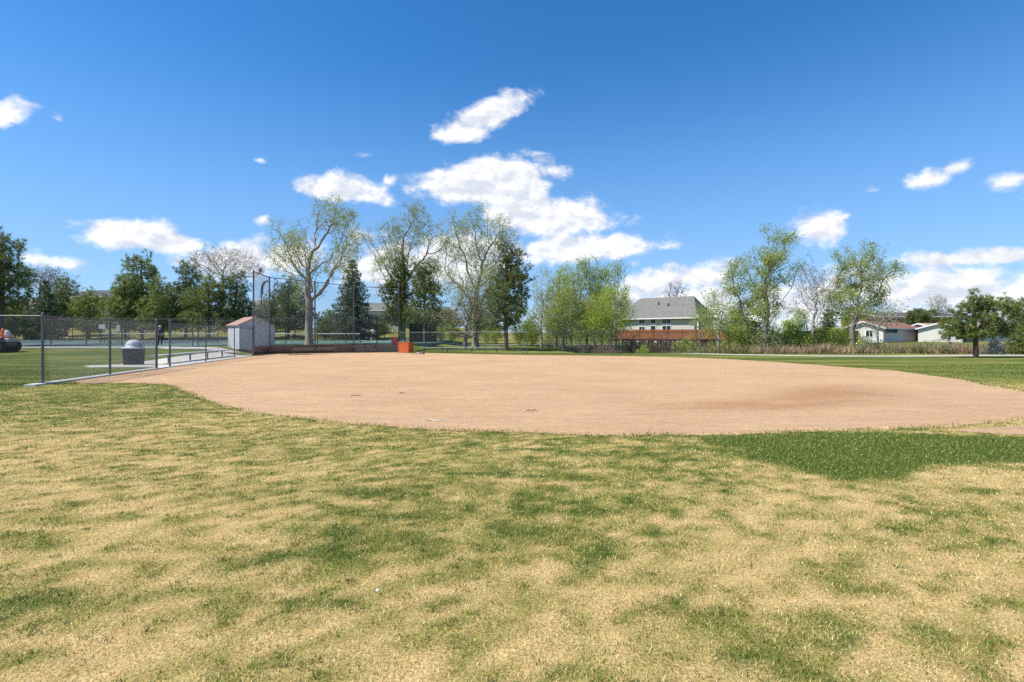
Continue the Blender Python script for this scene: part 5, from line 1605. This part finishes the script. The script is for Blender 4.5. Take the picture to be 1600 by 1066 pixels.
pine('pine_tree', 'dark conifer just right of the last backstop pole', 664, 64, [(665, 435, 14, 18), (668, 465, 24, 22), (662, 500, 32, 22)], 412, .22, 113, leaf=NEEDLE_DARK, group=GN, tuft=.4, width=.075, step=.42, kill=.6, nclump=44, n=480)
pine('pine_tree', 'tall dark pine standing behind the right end of the bench', 790, 52, [(795, 400, 16, 16), (798, 430, 26, 20), (786, 462, 36, 18), (800, 490, 36, 14), (790, 510, 38, 10)], 380, .22, 114, leaf=NEEDLE_DARK, group=GN, tuft=.34, width=.06, step=.36, nclump=52, n=620, clump=.38)
pine('pine_tree', 'young round pine alone on the lawn at right', 1523, 36, [(1518, 466, 10, 8), (1534, 474, 18, 13), (1562, 484, 24, 14), (1502, 486, 20, 10), (1528, 496, 28, 12), (1494, 514, 28, 14), (1520, 520, 30, 8), (1562, 516, 28, 13), (1480, 520, 12, 7)], 462, .16, 115, leaf=leaf_mat('needle_young', (.05, .08, .02), (.33, .38, .11), .3, 2.5), n=330, tuft=.25, width=.034, k=24, step=.2, kill=.3, clump=.15, nclump=62, bottom=.26, dens=1.0, depth=.8)
spruce('spruce_tree', 'tiny blue spruce beside the young round pine', 1553, 43, 529, 11, 116, rb=.05, leaf=NEEDLE_BLUE, tuft=.16, width=.04, k=12, layers=10)
pine('pine_tree', 'dark pine at the right edge behind the young round pine', 1592, 62, [(1598, 488, 16, 12), (1610, 505, 22, 16)], 470, .2, 117, leaf=NEEDLE_DARK, tuft=.36, width=.06, nclump=40)
pine('juniper_shrub', 'rounded dark green juniper at the right edge by the lawn', 1596, 42.5, [(1596, 535, 12, 14), (1600, 545, 14, 8), (1588, 546, 8, 6)], 520, .06, 118, leaf=NEEDLE_PINE, tuft=.2, width=.04, step=.2, kill=.25, clump=.2, n=260, bottom=.03, cat='shrub')
pine('pine_tree', 'dark round evergreen in front of the red brick building', 1441, 97, [(1441, 496, 17, 8), (1432, 502, 12, 6)], 484, .2, 119, leaf=NEEDLE_DARK, tuft=.45, width=.09, step=.4, n=300)
spruce('spruce_tree', 'dark evergreen behind the dark red fence', 1294, 86, 482, 20, 120, leaf=NEEDLE_DARK, tuft=.42, width=.09)
# --- bare trees far off
GB = 'bare trees on the skyline'
broadleaf('bare_tree', 'wide pale leafless tree behind the pines left of the backstop', 348, 96, 450, [(345, 412, 40, 20), (320, 418, 26, 20), (375, 415, 26, 20)], .25, 130, n=420, group=GB, leaves=.7, leaf=LEAF_BUD, lsize=.16, bark=BARK_WHITE, clump=.9, step=.55, kill=.8, tip=.020, nclump=40)
broadleaf('bare_tree', 'brownish leafless tree behind the tan house at far left', 62, 118, 455, [(60, 440, 24, 14), (72, 432, 18, 10)], .2, 131, n=260, group=GB, leaves=.5, leaf=LEAF_BUD, lsize=.2, bark=BARK_RED, clump=.8, step=.6, kill=.9, tip=.022)
broadleaf('bare_tree', 'thin leafless treetop between the far-left house and the slate house', 90, 122, 455, [(88, 436, 16, 12), (98, 440, 12, 8)], .2, 132, n=200, group=GB, leaves=.3, leaf=LEAF_BUD, lsize=.2, bark=BARK_RED, clump=.8, step=.6, kill=.9, tip=.022)
broadleaf('bare_tree', 'small leafless treetop above the grey hip roof', 1057, 108, 475, [(1057, 458, 14, 9)], .15, 133, n=160, group=GB, leaves=.0, bark=BARK_RED, clump=.6, step=.55, kill=.8, tip=.02)
broadleaf('bare_tree', 'thin pale treetop above the red brick building', 1465, 118, 498, [(1463, 476, 11, 10), (1474, 484, 10, 6)], .15, 134, n=200, group=GB, leaves=1.0, leaf=LEAF_SAGE, lsize=.2, bark=BARK_WHITE, clump=.6, step=.5, kill=.7, tip=.02)

# --- shrubs: a few kinds, each copied to its own spots
def shrub(seed, h, w, leaves, leaf, bark, tip=.010):
    Yb = 60.0; X0, z0 = 0.0, 0.0
    r = np.random.default_rng(seed)
    t = thing('shrub', 'x', 'shrub', (0, Yb, 0))
    init = np.array([[0, 0, -.1], [0, 0, .08]])
    A = []
    for i in range(12):
        u = unit(r, 1)[0] * r.random() ** .4; c = np.array([u[0] * w, u[1] * w, h * .55 + u[2] * h * .42]); A.append(c + r.normal(0, .24, (34, 3)))
    A = np.concatenate(A); A = A[A[:, 2] > .15]
    P, par = colonize(init, A, .17, .16, 50, .12, r, 4000); rad, kids = radii(par, tip, .05)
    V, lp, sz = tubes(P, par, rad); crown = None
    if leaves:
        m = r.poisson(leaves, len(P)); C = np.repeat(P, m, 0) + r.normal(0, .14, (m.sum(), 3)); crown = leaf_quads(C, np.full(len(C), .10), r)
    add_meshes(t, V, lp, sz, bark, crown, leaf)
    return t


KIND = {'green': shrub(201, 2.6, 1.2, 7, LEAF_POPLAR, BARK_GREY), 'sage': shrub(202, 2.2, 1.2, 4, LEAF_SAGE, BARK_GREY), 'bare': shrub(203, 1.7, 1.1, .25, LEAF_BUD, BARK_RED, .011), 'tall': shrub(204, 4.6, 1.5, 7.5, LEAF_POPLAR, BARK_WHITE)}
USED = set()


def put_shrub(kind, px, Y, s, label, group):
    X = GX(px, Y); loc = (X, Y, hz(X, Y) - .03); rz = random.uniform(0, 6.28); sc_ = (s * random.uniform(.9, 1.15), s * random.uniform(.9, 1.15), s)
    if kind not in USED:
        USED.add(kind); o = KIND[kind]; o.location = loc; o.rotation_euler = (0, 0, rz); o.scale = sc_; o['label'] = label
    else:
        o = copy_tree(KIND[kind], None, loc, rz, sc_, label)
    o['group'] = group


gs = 'shrubs along the ditch and the fences'
W1 = ['just right of the orange fence', 'left of the largest ditch cottonwood', 'under the left boughs of the largest ditch cottonwood', 'at the foot of the largest ditch cottonwood', 'right of the largest ditch cottonwood',
      'below the pale bare tree', 'in front of the dark red fence', 'left of the forked ditch cottonwood', 'at the foot of the forked ditch cottonwood', 'right of the forked ditch cottonwood']
for (k, px, Y, s), w in zip([('tall', 1138, 54.5, 1.05), ('tall', 1160, 53, 1.2), ('green', 1180, 51.5, 1.7), ('sage', 1208, 50, 1.5), ('tall', 1228, 53, 1.05), ('green', 1250, 51, 1.5), ('green', 1286, 52, 1.25), ('tall', 1310, 54, .9), ('green', 1334, 51, 1.2), ('sage', 1362, 52, 1.2)], W1):
    put_shrub(k, px, Y, s, {'tall': 'tall leafy shrub ', 'green': 'bright green shrub ', 'sage': 'grey-green shrub '}[k] + w, gs)
W2 = ['beside the left end of the footbridge', 'in front of the footbridge, left half', 'in front of the footbridge centre', 'in front of the footbridge, right half', 'at the right end of the footbridge',
      'in the weeds left of the bungalow gable', 'in the weeds before the bungalow windows', 'in the weeds before the white gable wing', 'in the weeds left of the young pine', 'in the weeds right of the young pine', 'in the weeds near the blue spruce']
for (k, px, Y, s), w in zip([('bare', 955, 51, .95), ('green', 1006, 50.6, .62), ('bare', 1058, 50.2, .8), ('green', 1072, 49.5, .85), ('bare', 1098, 49, .9), ('bare', 1386, 47, .8), ('bare', 1412, 46, .7), ('bare', 1452, 46, .75), ('bare', 1488, 46, .75), ('bare', 1548, 47, .8), ('bare', 1580, 46, .75)], W2):
    put_shrub(k, px, Y, s, {'bare': 'brown twiggy shrub ', 'green': 'small green shrub '}[k] + w, gs)
W3 = ['left of the dark conifer trunk', 'between the dark conifer and the forked tree', 'behind the forked grey tree', 'left of the tall dark pine trunk', 'right of the tall dark pine trunk', 'behind the gate gap in the low fence']
for (px, Y, s), w in zip([(688, 70, .85), (706, 72, .95), (762, 72, .9), (775, 70, .8), (812, 66, .9), (832, 62, .85)], W3):
    put_shrub('green', px, Y, s * 1.2, 'yellow-green bush ' + w, 'bushes behind the bench')
W4 = ['left end', 'left part', 'middle', 'right part', 'right end']
for i, (px, Y) in enumerate([(858, 52.5), (882, 53), (908, 52.2), (932, 53), (946, 51.5)]):
    put_shrub('bare', px, Y, .95, 'grey twiggy undergrowth under the poplar grove, ' + W4[i], 'undergrowth of the poplar grove')
W5 = ['left of the pale bungalow roof', 'over the dark red fence', 'left of the grey hip roof', 'right of the grey hip roof', 'far left behind the courts', 'behind the first court posts at left', 'behind the tallest pine trunk', 'behind the pointed pine',
      'left of the shed', 'behind the layered spruce', 'behind the bright conifer', 'right of the dark conifer']
for i, (px, Y) in enumerate([(1325, 92), (1250, 95), (935, 100), (1150, 96), (40, 92), (125, 95), (240, 96), (300, 92), (385, 90), (520, 94), (600, 96), (705, 95)]):
    put_shrub('sage' if i > 3 else 'tall', px, Y, 2.0 if i > 3 else 1.5, 'distant bush ' + W5[i], 'distant bushes')

# --- the tree line far behind everything
src = [o for o in COL.objects if o.parent is None and o.name.startswith(('poplar_tree', 'cottonwood_tree', 'pine_tree'))]
src = [o for o in src if o.name.split('.')[0] == 'poplar_tree'][:5] + [o for o in src if o.name.split('.')[0] == 'pine_tree'][1:5]
rt = random.Random(5)
for i in range(34):
    px = -60 + 52 * i + rt.uniform(-18, 18); Yb = rt.uniform(128, 165); X = GX(px, Yb)
    if 10 < px < 190:
        continue
    o = src[rt.randrange(len(src))]
    hgt = rt.uniform(.34, .62) * (1.25 if px < 700 else 1)
    c = copy_tree(o, None, (X, Yb, hz(X, Yb) - .2), rt.uniform(0, 6.28), (hgt * 2.0, hgt * 2.0, hgt), 'small far-off tree in the skyline row behind houses and bank')
    c.name = 'distant_tree'; c['group'] = 'far tree line'

W6 = ['behind the bridge, first from its left end', 'behind the bridge, second from its left end', 'behind the bridge centre', 'behind the bridge, second from its right end', 'behind the right end of the bridge']
for i, (px, Y) in enumerate([(985, 59.5), (1012, 60), (1040, 59.5), (1068, 60), (1096, 59.5)]):
    put_shrub('bare' if i % 2 else 'sage', px, Y, .95, ('brown twiggy brush ' if i % 2 else 'grey-green brush ') + W6[i], gs)
W7 = ['below the bungalow gable', 'below the bungalow shade wall', 'between the bungalow and its gable wing', 'below the gable wing window', 'just left of the young pine trunk', 'just right of the young pine trunk', 'between blue spruce and juniper', 'left of the forked cottonwood trunk', 'below the dark red fence']
for i, (px, Y) in enumerate([(1346, 45), (1398, 44.8), (1432, 45.2), (1470, 44.9), (1508, 45), (1534, 45), (1570, 45), (1300, 45.5), (1268, 46)]):
    put_shrub('bare' if i % 3 else 'sage', px, Y, .62, ('low purplish twiggy bush ' if i % 3 else 'low grey-green bush ') + W7[i], gs)

W8 = ['behind the shed roof', 'left of the layered spruce', 'right of the layered spruce', 'between the bright and dark conifers', 'right of the dark conifer', 'behind the forked grey tree', 'behind the tall dark pine', 'left of the poplar grove']
for i, (px, Y) in enumerate([(415, 90), (508, 90), (592, 88), (645, 90), (700, 92), (745, 93), (775, 94), (826, 95)]):
    X = GX(px, Y); o = [q for q in COL.objects if q.parent is None and q.name.startswith('pine_tree')][1 + i % 5]
    c = copy_tree(o, None, (X, Y, hz(X, Y) - .1), 1.3 * i, (.62, .62, .40 + .06 * (i % 3)), 'low dark background pine ' + W8[i]); c.name = 'background_pine'; c['group'] = 'low pines on the bank'
